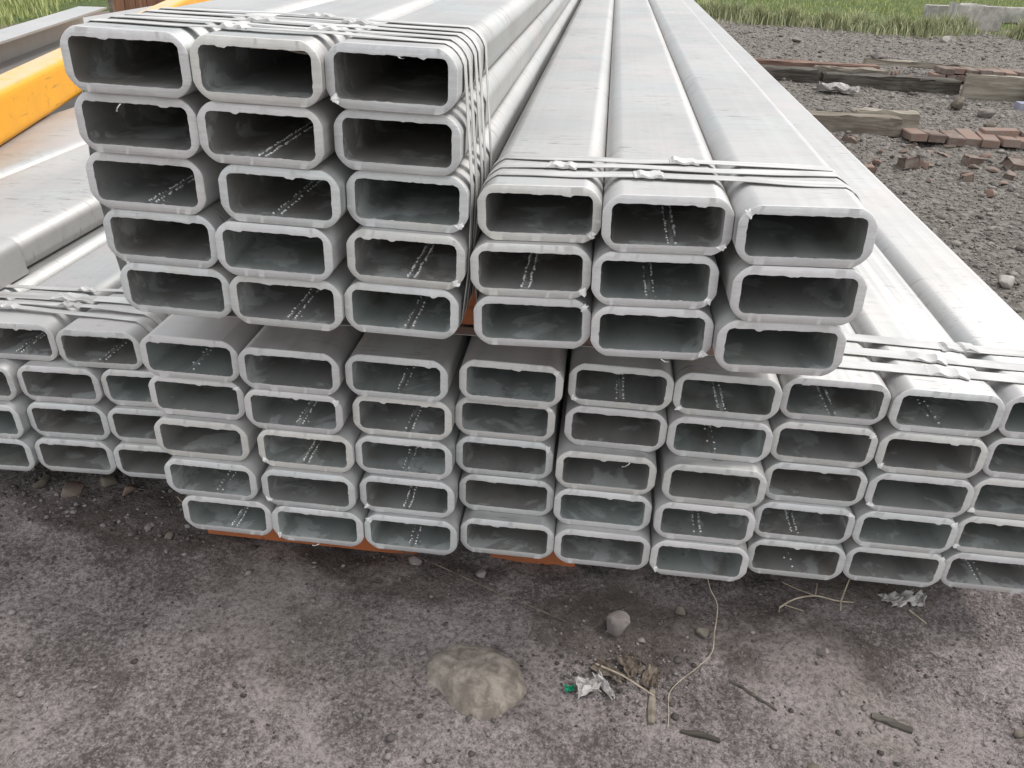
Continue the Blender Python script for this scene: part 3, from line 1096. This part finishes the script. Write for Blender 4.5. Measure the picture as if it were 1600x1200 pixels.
# broken bricks of the near row
fr = [(1.56, 5.98, .13, .09, .07), (1.62, 5.72, .10, .08, .06), (1.80, 5.55, .11, .08, .07), (1.98, 5.50, .12, .10, .09), (2.25, 5.93, .18, .10, .05), (2.32, 5.86, .17, .10, .06), (2.46, 5.75, .15, .07, .07), (2.42, 5.62, .12, .05, .06),
      (2.56, 5.62, .16, .07, .06), (2.70, 5.68, .20, .11, .06), (2.83, 5.55, .16, .08, .08), (2.94, 5.50, .13, .08, .07), (2.30, 5.35, .10, .08, .06), (2.48, 5.30, .11, .08, .05), (2.28, 4.98, .11, .09, .08), (1.72, 6.02, .09, .07, .05),
      (1.88, 5.80, .08, .06, .05), (2.05, 5.86, .09, .07, .05), (2.12, 5.62, .08, .07, .05), (2.62, 5.92, .12, .09, .06), (2.80, 5.88, .11, .07, .05), (1.70, 5.40, .09, .07, .05), (2.40, 6.05, .15, .08, .05), (2.02, 5.22, .07, .06, .05),
      (2.58, 5.45, .09, .07, .05), (2.9, 5.3, .1, .07, .05), (1.5, 5.75, .07, .06, .05), (2.15, 6.02, .08, .05, .04)]
for i, (x, y, a, b_, c_) in enumerate(fr):
    a, b_, c_ = a * .85, b_ * .85, c_ * .8
    if i % 3 == 0:
        o = rbox('broken_brick', (a, b_, c_), BRICK, .006, .005, i)
        o.location = (x, y, ghf(x, y) - .01)
        o.rotation_euler = (rng.uniform(-.3, .3), rng.uniform(-.3, .3), rng.uniform(0, 3))
    else:
        o = hullrock('broken_brick', (a, b_, c_), BRICK, 300 + i, 12, None, False)
        put(o, x, y, .012, c_, rng.uniform(0, 3), rng.uniform(-.4, .4), rng.uniform(-.3, .3))
    lab = {2: 'orange red brick lump left of centre in the rubble before the near row', 3: 'big orange brick lump standing up in the rubble', 4: 'flat brick half leaning at the foot of the near brick row', 9: 'long red brick lying in the rubble below the brick row', 10: 'tilted brick chunk at the right picture edge in the rubble', 0: 'orange brick piece nearest the timber end in the near row', 14: 'lone red brick lump on the gravel nearest the camera'}.get(i)
    tag(o, lab or 'small broken red brick piece in the rubble before the near timber row', 'brick piece', 'broken bricks before the near timber row')
fr2 = [(2.62, 9.02, .14, .1, .12), (2.74, 8.98, .12, .1, .1), (2.86, 9.05, .13, .1, .12), (3.0, 9.0, .16, .1, .1), (3.12, 9.06, .14, .1, .1), (2.70, 9.2, .15, .1, .14), (2.93, 9.22, .12, .09, .12)]
for i, (x, y, a, b_, c_) in enumerate(fr2):
    o = hullrock('broken_brick', (a, b_, c_), BRICK, 340 + i, 12, None, False)
    put(o, x, y, .01, c_, rng.uniform(0, 3))
    tag(o, 'broken brick heaped at the gap in the far timber row', 'brick piece', 'broken bricks in the far row gap')

# single stones of the yard
for (nm, x, y, sx, sy, sz, m, lab) in [
        ('stone', 1.80, 3.52, .105, .085, .075, CONC, 'pale angular stone beside the right edge of the bottom stack'),
        ('stone', 1.86, 3.20, .06, .05, .035, STONE, 'small dark stone at the right picture edge beside the stack'),
        ('stone', 3.05, 7.75, .17, .12, .15, STONE, 'brownish grey stone block in front of the long dark timber'),
        ('stone', 3.22, 7.52, .18, .14, .09, PINKSTONE, 'flat pale stone next to the block before the dark timber'),
        ('stone', 3.02, 6.95, .12, .1, .09, STONE, 'dark mossy stone midway between the two timber rows'),
        ('stone', 2.30, 5.02, .10, .09, .05, PINKSTONE, 'pale stone in the gravel below the brick rubble'),
        ('stone', 4.9, 13.6, .34, .2, .14, CONC, 'white stone lump on the dirt below the concrete slab'),
        ('stone', 2.55, 12.4, .20, .16, .10, PINKSTONE, 'pinkish stone on the dirt near the grass edge'),
        ('stone', 3.3, 11.2, .22, .16, .10, PINKSTONE, 'pale flat stone on the dirt behind the far row')]:
    o = hullrock(nm, (sx, sy, sz), m, int(x * 100 + y * 37), 16)
    put(o, x, y, sz * .18, sz, rng.uniform(0, 3))
    tag(o, lab, 'stone')

# concrete pieces at the grass edge
o = rbox('concrete_slab', (.80, .35, .42), CONC, .02, .008, 11, None, 4)
o.location = (6.10, 15.9, ghf(6.1, 15.9) - .03)
o.rotation_euler = (0, .04, .1)
tag(o, 'broken pale concrete slab standing in the weeds at top right', 'concrete slab')
o = rbox('concrete_kerb', (4.6, .18, .26), CONC, .015, .004, 12, None, 8)
o.location = (7.9, 17.7, 0)
o.rotation_euler = (0, 0, .28)
tag(o, 'long pale concrete kerb behind the slab in the grass', 'kerb')


# crumpled sheets
def crumple(name, w_, d_, h_, mat, seed, n=9, pinch=1.0):
    rg = random.Random(seed)
    V, F = [], []
    off_ = rg.uniform(0, 50)
    for j in range(n):
        for i in range(n):
            u, v = i / (n - 1) - .5, j / (n - 1) - .5
            k = abs(float(vnoise(np.array([u * 5 + off_]), np.array([v * 5 + off_]), seed)[0])) * 2
            k2 = float(vnoise(np.array([u * 9 + off_]), np.array([v * 9]), seed + 3)[0])
            edge = 1 - .35 * rg.random() * (1 if max(abs(u), abs(v)) > .48 else 0)
            V.append((u * w_ * edge + rg.gauss(0, w_ * .02), v * d_ * edge * (1 - .35 * pinch * (u + .5)) + rg.gauss(0, d_ * .02), h_ * (k + .5 * k2 + .15)))
    for j in range(n - 1):
        for i in range(n - 1):
            a = j * n + i
            if rg.random() < .5:
                F += [(a, a + 1, a + n + 1), (a, a + n + 1, a + n)]
            else:
                F += [(a, a + 1, a + n), (a + 1, a + n + 1, a + n)]
    o = mk(name, V, F, mat)
    sm = o.modifiers.new('thickness', 'SOLIDIFY')
    sm.thickness = .0012
    return o


for (x, y, w_, d_, h_, m, sd, rz, lab, nm) in [
        (2.16, 8.26, .44, .32, .09, PAPER, 1, -.35, 'torn white plastic sheet lying before the far timber row', 'plastic_sheet'),
        (.745, 1.425, .085, .05, .022, PAPER, 2, .4, 'crumpled pale paper scrap under the right of the bottom stack', 'paper_scrap'),
        (.790, 1.440, .05, .04, .020, PAPER, 3, 1.2, 'small pale paper scrap leaning on the larger crumpled scrap', 'paper_scrap'),
        (.070, 1.105, .052, .05, .022, PAPER, 4, .3, 'crumpled dirty white plastic wad on the front ground', 'plastic_wad'),
        (.103, 1.118, .075, .022, .014, PAPER, 5, -1.0, 'narrow pale plastic strip beside the crumpled white wad', 'plastic_strip'),
        (.036, 1.100, .020, .016, .010, GREENPL, 6, .3, 'small bright green plastic scrap beside the white wad', 'plastic_scrap'),
        (.155, 1.170, .045, .07, .018, BARK, 7, .5, 'brown dead leaf curled beside the grey stone', 'dead_leaf'),
        (.195, 1.150, .035, .075, .015, BARK, 8, -.2, 'second brown dead leaf, hanging lower beside the stalk', 'dead_leaf'),
        (.11, 1.150, .075, .035, .010, BARK, 9, -.5, 'dark dead leaf strip above the white plastic wad', 'dead_leaf')]:
    o = crumple(nm, w_, d_, h_, m, sd)
    o.location = (x, y, ghf(x, y) + .003)
    o.rotation_euler = (0, 0, rz)
    tag(o, lab, nm.split('_')[0] + (' scrap' if nm.split('_')[0] != 'dead' else ' leaf'))


# ------------------------------------------------------------------ front ground: stones, twigs, stalks
def flat_stone():
    rg = random.Random(4)
    V, F = [], []
    n, m = 64, 16
    out = [(-.098, .02), (-.090, .050), (-.062, .066), (-.045, .084), (.02, .085), (.050, .068), (.082, .052), (.100, .005), (.096, -.028), (.070, -.050), (.055, -.078), (.0, -.088), (-.035, -.070), (-.055, -.038), (-.090, -.018)]
    nz = lambda x, y, q: float(vnoise(np.array([x * q + 5.3]), np.array([y * q + 2.1]), int(q))[0])
    for k in range(m):
        f = 1.05 * (1 - (k / (m - 1)) ** 1.4) + .004
        zz = -.014 if k == 0 else .021 * (1 - f ** 3.2) - .002
        for i in range(n):
            t = i / n * len(out)
            a, b = out[int(t) % len(out)], out[(int(t) + 1) % len(out)]
            u = t - int(t)
            x, y = f * (a[0] * (1 - u) + b[0] * u), f * (a[1] * (1 - u) + b[1] * u)
            x += .007 * nz(x, y, 40) * f
            y += .007 * nz(y, x, 43) * f
            V.append((x, y, zz * 1.5 + .009 * nz(x, y, 17) + .006 * nz(x, y, 70) + .006 * nz(x, y, 150)))
    for k in range(m - 1):
        for i in range(n):
            j = (i + 1) % n
            F.append((k * n + i, k * n + j, (k + 1) * n + j, (k + 1) * n + i))
    F.append(tuple((m - 1) * n + i for i in range(n)))
    return mk('flat_stone', V, F, SLAB, smooth=45)


o = flat_stone()
o.location = (-.150, 1.085, ghf(-.15, 1.085) + .010)
tag(o, 'large flat brownish stone sunk in the front ground', 'stone')
for (x, y, sx, sy, sz, m, lab, nm) in [
        (.128, 1.262, .074, .060, .066, PINKSTONE, 'pinkish grey angular stone in the shade before the bottom stack', 'stone'),
        (.545, 1.250, .030, .024, .034, PINKSTONE, 'small wedge shaped stone on the right front ground', 'stone'),
        (-1.225, 1.515, .085, .06, .045, BRICK, 'broken red brick chunk under the low left stack', 'broken_brick'),
        (-1.090, 1.535, .05, .04, .045, BRICK, 'small brick chunk in the shade under the low left stack', 'broken_brick'),
        (-1.16, 1.56, .075, .05, .05, STONE, 'dark stone in the shade behind the brick chunk at left', 'stone'),
        (-1.32, 1.53, .06, .05, .045, STONE, 'dark lump under the low stack at the left edge', 'stone'),
        (-.985, 1.42, .026, .02, .018, PINKSTONE, 'pale small stone in the left shade between the stacks', 'stone'),
        (-.90, 1.345, .018, .014, .012, PINKSTONE, 'tiny pale stone in front of the gap between stacks', 'stone'),
        (-.330, 1.385, .042, .035, .034, PINKSTONE, 'pale stone under the bottom stack beside the orange bearer', 'stone'),
        (-.178, 1.375, .032, .028, .026, PINKSTONE, 'round grey stone under the bottom stack, centre', 'stone'),
        (.262, 1.330, .036, .026, .028, STONE, 'dark brown stone in the deep shade under the stack', 'stone'),
        (.196, 1.128, .020, .014, .012, PINKSTONE, 'small pale pebble at the foot of the stalk', 'stone'),
        (.305, 1.275, .03, .03, .03, STONE, 'dull brown stone right of the tall stalk in the shade', 'stone'),
        (-.92, 1.40, .03, .022, .018, STONE, 'small dark stone at the edge of the left shade', 'stone'),
        (-1.28, 1.44, .02, .016, .012, PINKSTONE, 'tiny pale stone before the brick chunk at left', 'stone'),
        (.880, 1.115, .035, .025, .02, STONE, 'dark stone at the right front picture edge', 'stone'),
        (.470, .975, .03, .022, .02, STONE, 'brown stone at the lower right front', 'stone')]:
    o = hullrock(nm, (sx, sy, sz), m, int(abs(x) * 1000 + y * 77), 13)
    put(o, x, y, sz * .22, sz, rng.uniform(0, 3))
    tag(o, lab, 'brick piece' if nm == 'broken_brick' else 'stone')


def tubepath(V, F, pts, r0, r1, n=5):
    b0 = len(V)
    m = len(pts)
    for i, p in enumerate(pts):
        p = Vector(p)
        t = (Vector(pts[min(i + 1, m - 1)]) - Vector(pts[max(i - 1, 0)])).normalized()
        a = t.cross(Vector((.3, .2, 1))).normalized()
        c_ = t.cross(a)
        r = r0 + (r1 - r0) * i / max(1, m - 1)
        for k in range(n):
            an = 2 * math.pi * k / n
            V.append(p + a * (r * math.cos(an)) + c_ * (r * math.sin(an)))
    for i in range(m - 1):
        for k in range(n):
            j = (k + 1) % n
            F.append((b0 + i * n + k, b0 + i * n + j, b0 + (i + 1) * n + j, b0 + (i + 1) * n + k))
    F.append(tuple(b0 + k for k in reversed(range(n))))
    F.append(tuple(b0 + (m - 1) * n + k for k in range(n)))


def smoothpath(pts, k=4):
    out = []
    for i in range(len(pts) - 1):
        p0, p1, p2, p3 = [Vector(pts[max(0, min(len(pts) - 1, q))]) for q in (i - 1, i, i + 1, i + 2)]
        for j in range(k):
            t = j / k
            out.append(.5 * ((2 * p1) + (-p0 + p2) * t + (2 * p0 - 5 * p1 + 4 * p2 - p3) * t * t + (-p0 + 3 * p1 - 3 * p2 + p3) * t ** 3))
    out.append(Vector(pts[-1]))
    return out


def stick(name, paths, mat, label, cat):
    V, F = [], []
    for (pts, r0, r1) in paths:
        q = []
        for p in pts:
            z = p[2] if len(p) > 2 else 0
            q.append((p[0], p[1], ghf(p[0], p[1]) + .004 + z))
        tubepath(V, F, smoothpath(q), r0, r1)
    base = Vector(V[0])
    o = mk(name, [v - base for v in V], F, mat, smooth=60)
    o.location = base
    tag(o, label, cat)
    return o


stick('dry_stalk', [([(.307, 1.372, .088), (.320, 1.355, .050), (.336, 1.325, .03), (.328, 1.27, .012), (.318, 1.218, .006), (.285, 1.178, .004), (.248, 1.142, .003), (.228, 1.112), (.226, 1.075), (.221, 1.032)], .0012, .0008)], DRY, 'thin pale dry stalk curving down from the bottom stack', 'stalk')
stick('forked_twig', [([(.482, 1.380), (.515, 1.398, .006), (.560, 1.408, .012), (.605, 1.404, .008), (.645, 1.412)], .0024, .0015), ([(.560, 1.408, .012), (.525, 1.436, .010), (.498, 1.455, .006)], .0019, .0012), ([(.560, 1.408, .012), (.569, 1.440, .022)], .0018, .0011), ([(.615, 1.404, .006), (.628, 1.430, .024), (.640, 1.452, .044)], .0022, .0013), ([(.615, 1.404, .006), (.612, 1.384)], .0018, .0013), ([(.494, 1.385), (.530, 1.368)], .0018, .0012), ([(.482, 1.380), (.478, 1.366)], .0018, .0012)], DRY, 'forked pale twig lying under the right of the bottom stack', 'twig')
stick('twig', [([(.765, 1.41), (.790, 1.375)], .0028, .0018)], DRY, 'short twig poking from the crumpled paper scrap', 'twig')
stick('twig', [([(.085, 1.165, .006), (.135, 1.140, .010), (.172, 1.118, .006), (.200, 1.105)], .0024, .0015)], DRY, 'thin pale twig lying between dead leaves and stalk', 'twig')
stick('wire', [([(-.44, 1.44, .02), (-.30, 1.375, .02), (-.16, 1.325, .014), (-.03, 1.275, .008), (.02, 1.26)], .0013, .0013)], BARK, 'thin brown wire lying under the middle of the stack', 'wire')
stick('wire', [([(-.945, 1.50, .035), (-.885, 1.46, .020), (-.85, 1.435, .01)], .0013, .0011)], DRY, 'thin wire in the gap between the left and bottom stacks', 'wire')
for (xa, ya, xb, yb_, r, lab) in [(.197, 1.125, .191, 1.040, .0085, 'flat grey wood splinter standing out of the front soil'), (.61, 1.118, .68, 1.098, .010, 'dark wood chunk half buried at the right front'),
                                  (.245, 1.03, .315, 1.02, .006, 'brown bark strip beside the end of the stalk'), (.405, .945, .46, .945, .005, 'pale wood chip at the bottom edge, right of centre'), (.35, 1.16, .43, 1.10, .003, 'dark thin twig on the right front soil')]:
    V, F = [], []
    nseg = 6
    rg = random.Random(int(xa * 1000))
    pts = []
    for i in range(nseg + 1):
        t = i / nseg
        x, y = xa + (xb - xa) * t, ya + (yb_ - ya) * t
        pts.append((x, y, ghf(x, y) + .002))
    d = (Vector(pts[-1]) - Vector(pts[0])).normalized()
    s_ = Vector((-d.y, d.x, 0))
    for i, p in enumerate(pts):
        p = Vector(p)
        ww = r * (1 - .25 * abs(2 * i / nseg - 1)) * rg.uniform(.85, 1.1)
        for (u, z) in ((-1, -.003), (-.8, .35), (.1, .6 * rg.uniform(.7, 1.2)), (.9, .3), (1, -.003)):
            V.append(p + s_ * (u * ww) + Vector((0, 0, z * r if z > 0 else z)))
    for i in range(nseg):
        for q in range(4):
            F.append((i * 5 + q, i * 5 + q + 1, i * 5 + q + 6, i * 5 + q + 5))
    F += [(4, 3, 2, 1, 0), tuple(nseg * 5 + q for q in range(5))]
    o = mk('wood_splinter', V, F, GREYWOOD if 'flat grey' in lab or 'pale' in lab else DARKWOOD, smooth=40)
    tag(o, lab, 'wood piece')
# straw inside the mouth of a tube of the tall stack
V, F = [], []
tubepath(V, F, smoothpath([(-.520, 1.232, 1.096), (-.485, 1.262, 1.092), (-.455, 1.285, 1.084), (-.430, 1.33, 1.080)]), .0026, .0018)
o = mk('dry_straw', V, F, DRY, smooth=60)
tag(o, 'dry straw inside the middle tube mouth of the top row', 'straw')


# ------------------------------------------------------------------ loose clods and pebbles (uncountable)
def scatter(name, items, mat, label, cat, seed):
    rg = np.random.RandomState(seed)
    base = np.array([(1, 0, 0), (-1, 0, 0), (0, 1, 0), (0, -1, 0), (0, 0, 1), (0, 0, -1), (.6, .6, .5), (-.6, .6, .45), (-.6, -.6, .5), (.6, -.6, .45)], float)
    bmq = bmesh.new()
    vs = [bmq.verts.new(p) for p in base]
    bmesh.ops.convex_hull(bmq, input=vs)
    bmq.verts.index_update()
    bmesh.ops.triangulate(bmq, faces=bmq.faces[:])
    tri = np.array([[v.index for v in f.verts] for f in bmq.faces])
    base = np.array([v.co[:] for v in bmq.verts])
    bmq.free()
    n, k = len(items), len(base)
    items = np.array(items)
    P = base[None] * (1 + rg.normal(0, .20, (n, k, 1)))
    P = P * items[:, None, 2:3] * np.stack([np.ones(n), rg.uniform(.55, 1, n), rg.uniform(.45, .8, n)], -1)[:, None]
    a = rg.uniform(0, 6.28, n)
    ca, sa = np.cos(a)[:, None], np.sin(a)[:, None]
    X = P[..., 0] * ca - P[..., 1] * sa + items[:, None, 0]
    Y = P[..., 0] * sa + P[..., 1] * ca + items[:, None, 1]
    Z = P[..., 2] + (gh(items[:, 0], items[:, 1]) + items[:, 2] * .18)[:, None]
    VV = np.stack([X, Y, Z], -1).reshape(-1, 3)
    TT = (tri[None] + (np.arange(n) * k)[:, None, None]).reshape(-1, 3)
    me = bpy.data.meshes.new(name)
    me.vertices.add(len(VV))
    me.vertices.foreach_set('co', VV.ravel())
    me.loops.add(TT.size)
    me.loops.foreach_set('vertex_index', TT.ravel().astype(np.int32))
    me.polygons.add(len(TT))
    me.polygons.foreach_set('loop_start', np.arange(0, TT.size, 3, dtype=np.int32))
    me.update(calc_edges=True)
    me.materials.append(mat)
    o = link(bpy.data.objects.new(name, me))
    tag(o, label, cat, kind='stuff')
    return o


rs = np.random.RandomState(5)
it = []
for _ in range(9500):
    x, y = rs.uniform(-1.5, 1.35), rs.uniform(.68, 1.75)
    dens = vnoise(np.array([x * 3.1]), np.array([y * 3.1]), 31)[0] + .5
    if rs.rand() > .25 + .75 * dens:
        continue
    it.append((x, y, .0012 + .0028 * rs.rand() ** 2 + (.005 * rs.rand() if rs.rand() < .05 else 0)))
for _ in range(420):
    it.append((.14 + rs.normal(0, .07), 1.14 + rs.normal(0, .05), .0015 + .0045 * rs.rand() ** 2))
for _ in range(260):
    it.append((rs.uniform(-1.4, -.85), rs.uniform(1.38, 1.62), .003 + .007 * rs.rand() ** 2))
for _ in range(260):
    it.append((rs.uniform(-1.5, 1.35), rs.uniform(.68, 1.6), .004 + .007 * rs.rand() ** 2))
scatter('front_grit', it, mat_islands('grit', (.060, .052, .048, 1), (.24, .215, .205, 1)), 'fine grit and crumbs strewn over the front ground', 'grit', 1)
it = []
for _ in range(60000):
    y = 2.3 + 13.2 * rs.rand() ** 1.35
    x = rs.uniform(1.02, 1.5 + .50 * y)
    s_ = .003 + .0075 * rs.rand() ** 2 + (.022 * rs.rand() if rs.rand() < .03 else 0)
    it.append((x, y, s_ * (.8 + .05 * y)))
scatter('yard_gravel', it, mat_islands('cinder', (.125, .112, .10, 1), (.27, .248, .226, 1)), 'dark cinder gravel covering the yard beside the stack', 'gravel', 2)


# ------------------------------------------------------------------ grass
def blades(name, pts, hmin, hmax, mat, label, seed, wid=.012, lean=.35):
    rg = np.random.RandomState(seed)
    n = len(pts)
    P = np.array(pts)
    hgt = rg.uniform(hmin, hmax, n) * P[:, 2]
    a = rg.uniform(0, 6.28, n)
    d = np.stack([np.cos(a), np.sin(a)], -1)
    s_ = np.stack([-d[:, 1], d[:, 0]], -1)
    ln = rg.uniform(.1, 1, n) * lean * hgt
    z0 = gh(P[:, 0], P[:, 1]) - .01
    wv = wid * rg.uniform(.6, 1.3, n)

    def pt(t, side):
        off_ = d * (ln * t * t)[:, None] + s_ * (side * wv * (1 - t * .85))[:, None]
        return np.stack([P[:, 0] + off_[:, 0], P[:, 1] + off_[:, 1], z0 + hgt * (t - .18 * t * t)], -1)
    VV = np.stack([pt(0, -1), pt(0, 1), pt(.5, 1), pt(.5, -1), pt(1, 0)], 1).reshape(-1, 3)
    b = (np.arange(n) * 5)[:, None]
    T = np.concatenate([b + [[0, 1, 2]], b + [[0, 2, 3]], b + [[3, 2, 4]]], 0)
    me = bpy.data.meshes.new(name)
    me.vertices.add(len(VV))
    me.vertices.foreach_set('co', VV.ravel())
    me.loops.add(T.size)
    me.loops.foreach_set('vertex_index', T.ravel().astype(np.int32))
    me.polygons.add(len(T))
    me.polygons.foreach_set('loop_start', np.arange(0, T.size, 3, dtype=np.int32))
    me.update(calc_edges=True)
    me.materials.append(mat)
    o = link(bpy.data.objects.new(name, me))
    tag(o, label, 'grass', kind='stuff')
    return o


GRASS = mat_leaf('grass_blade', (.20, .255, .085, 1), (.46, .47, .20, 1))
WEED = mat_leaf('weed_blade', (.20, .235, .12, 1), (.46, .45, .27, 1))
pts = []
for _ in range(36000):
    x, y = rs.uniform(.6, 14), 14.2 + 13 * rs.rand() ** 1.4
    e = 16.6 - 2.2 * (vnoise(np.array([x * .7]), np.array([3.3]), 9)[0] + .5) - .15 * max(0, x - 2)
    if y < e:
        continue
    dn = vnoise(np.array([x * 1.6]), np.array([y * 1.6]), 77)[0] + .5
    if rs.rand() > .15 + 1.3 * dn:
        continue
    pts.append((x, y, .35 + 1.0 * dn * rs.rand() + .25 * rs.rand()))
blades('grass', pts, .04, .14, GRASS, 'green grass field beyond the yard at top right', 3, .013)
pts = []
tufts = [(2.4, 15.0, .5), (2.9, 14.9, .45), (3.5, 14.9, .4), (3.9, 14.6, .6), (4.5, 14.6, .55), (4.9, 14.5, .45), (5.35, 15.0, .5), (5.7, 15.2, .3), (6.75, 14.6, .6), (7.2, 14.8, .6), (7.7, 15.1, .6), (1.7, 15.6, .5), (2.1, 15.5, .5), (6.4, 14.55, .3)]
for (tx, ty, tr) in tufts:
    for _ in range(int(1300 * tr)):
        a, r_ = rs.uniform(0, 6.28), tr * abs(rs.normal(0, .5))
        pts.append((tx + r_ * math.cos(a), ty + r_ * math.sin(a), max(.3, 1.25 - r_ / tr * .6)))
blades('weeds', pts, .10, .36, WEED, 'pale green weed clumps along the grass edge at top right', 4, .011, .6)
pts = []
for _ in range(15000):
    x, y = rs.uniform(-14, -6.4), rs.uniform(8.4, 17)
    e = -6.75 - .28 * (y - 9) - .5 * vnoise(np.array([y * 1.7]), np.array([1.1]), 12)[0]
    if x > e:
        continue
    pts.append((x, y, .6 + .7 * rs.rand()))
blades('grass', pts, .08, .20, GRASS, 'green grass patch at the top left corner', 5, .012)
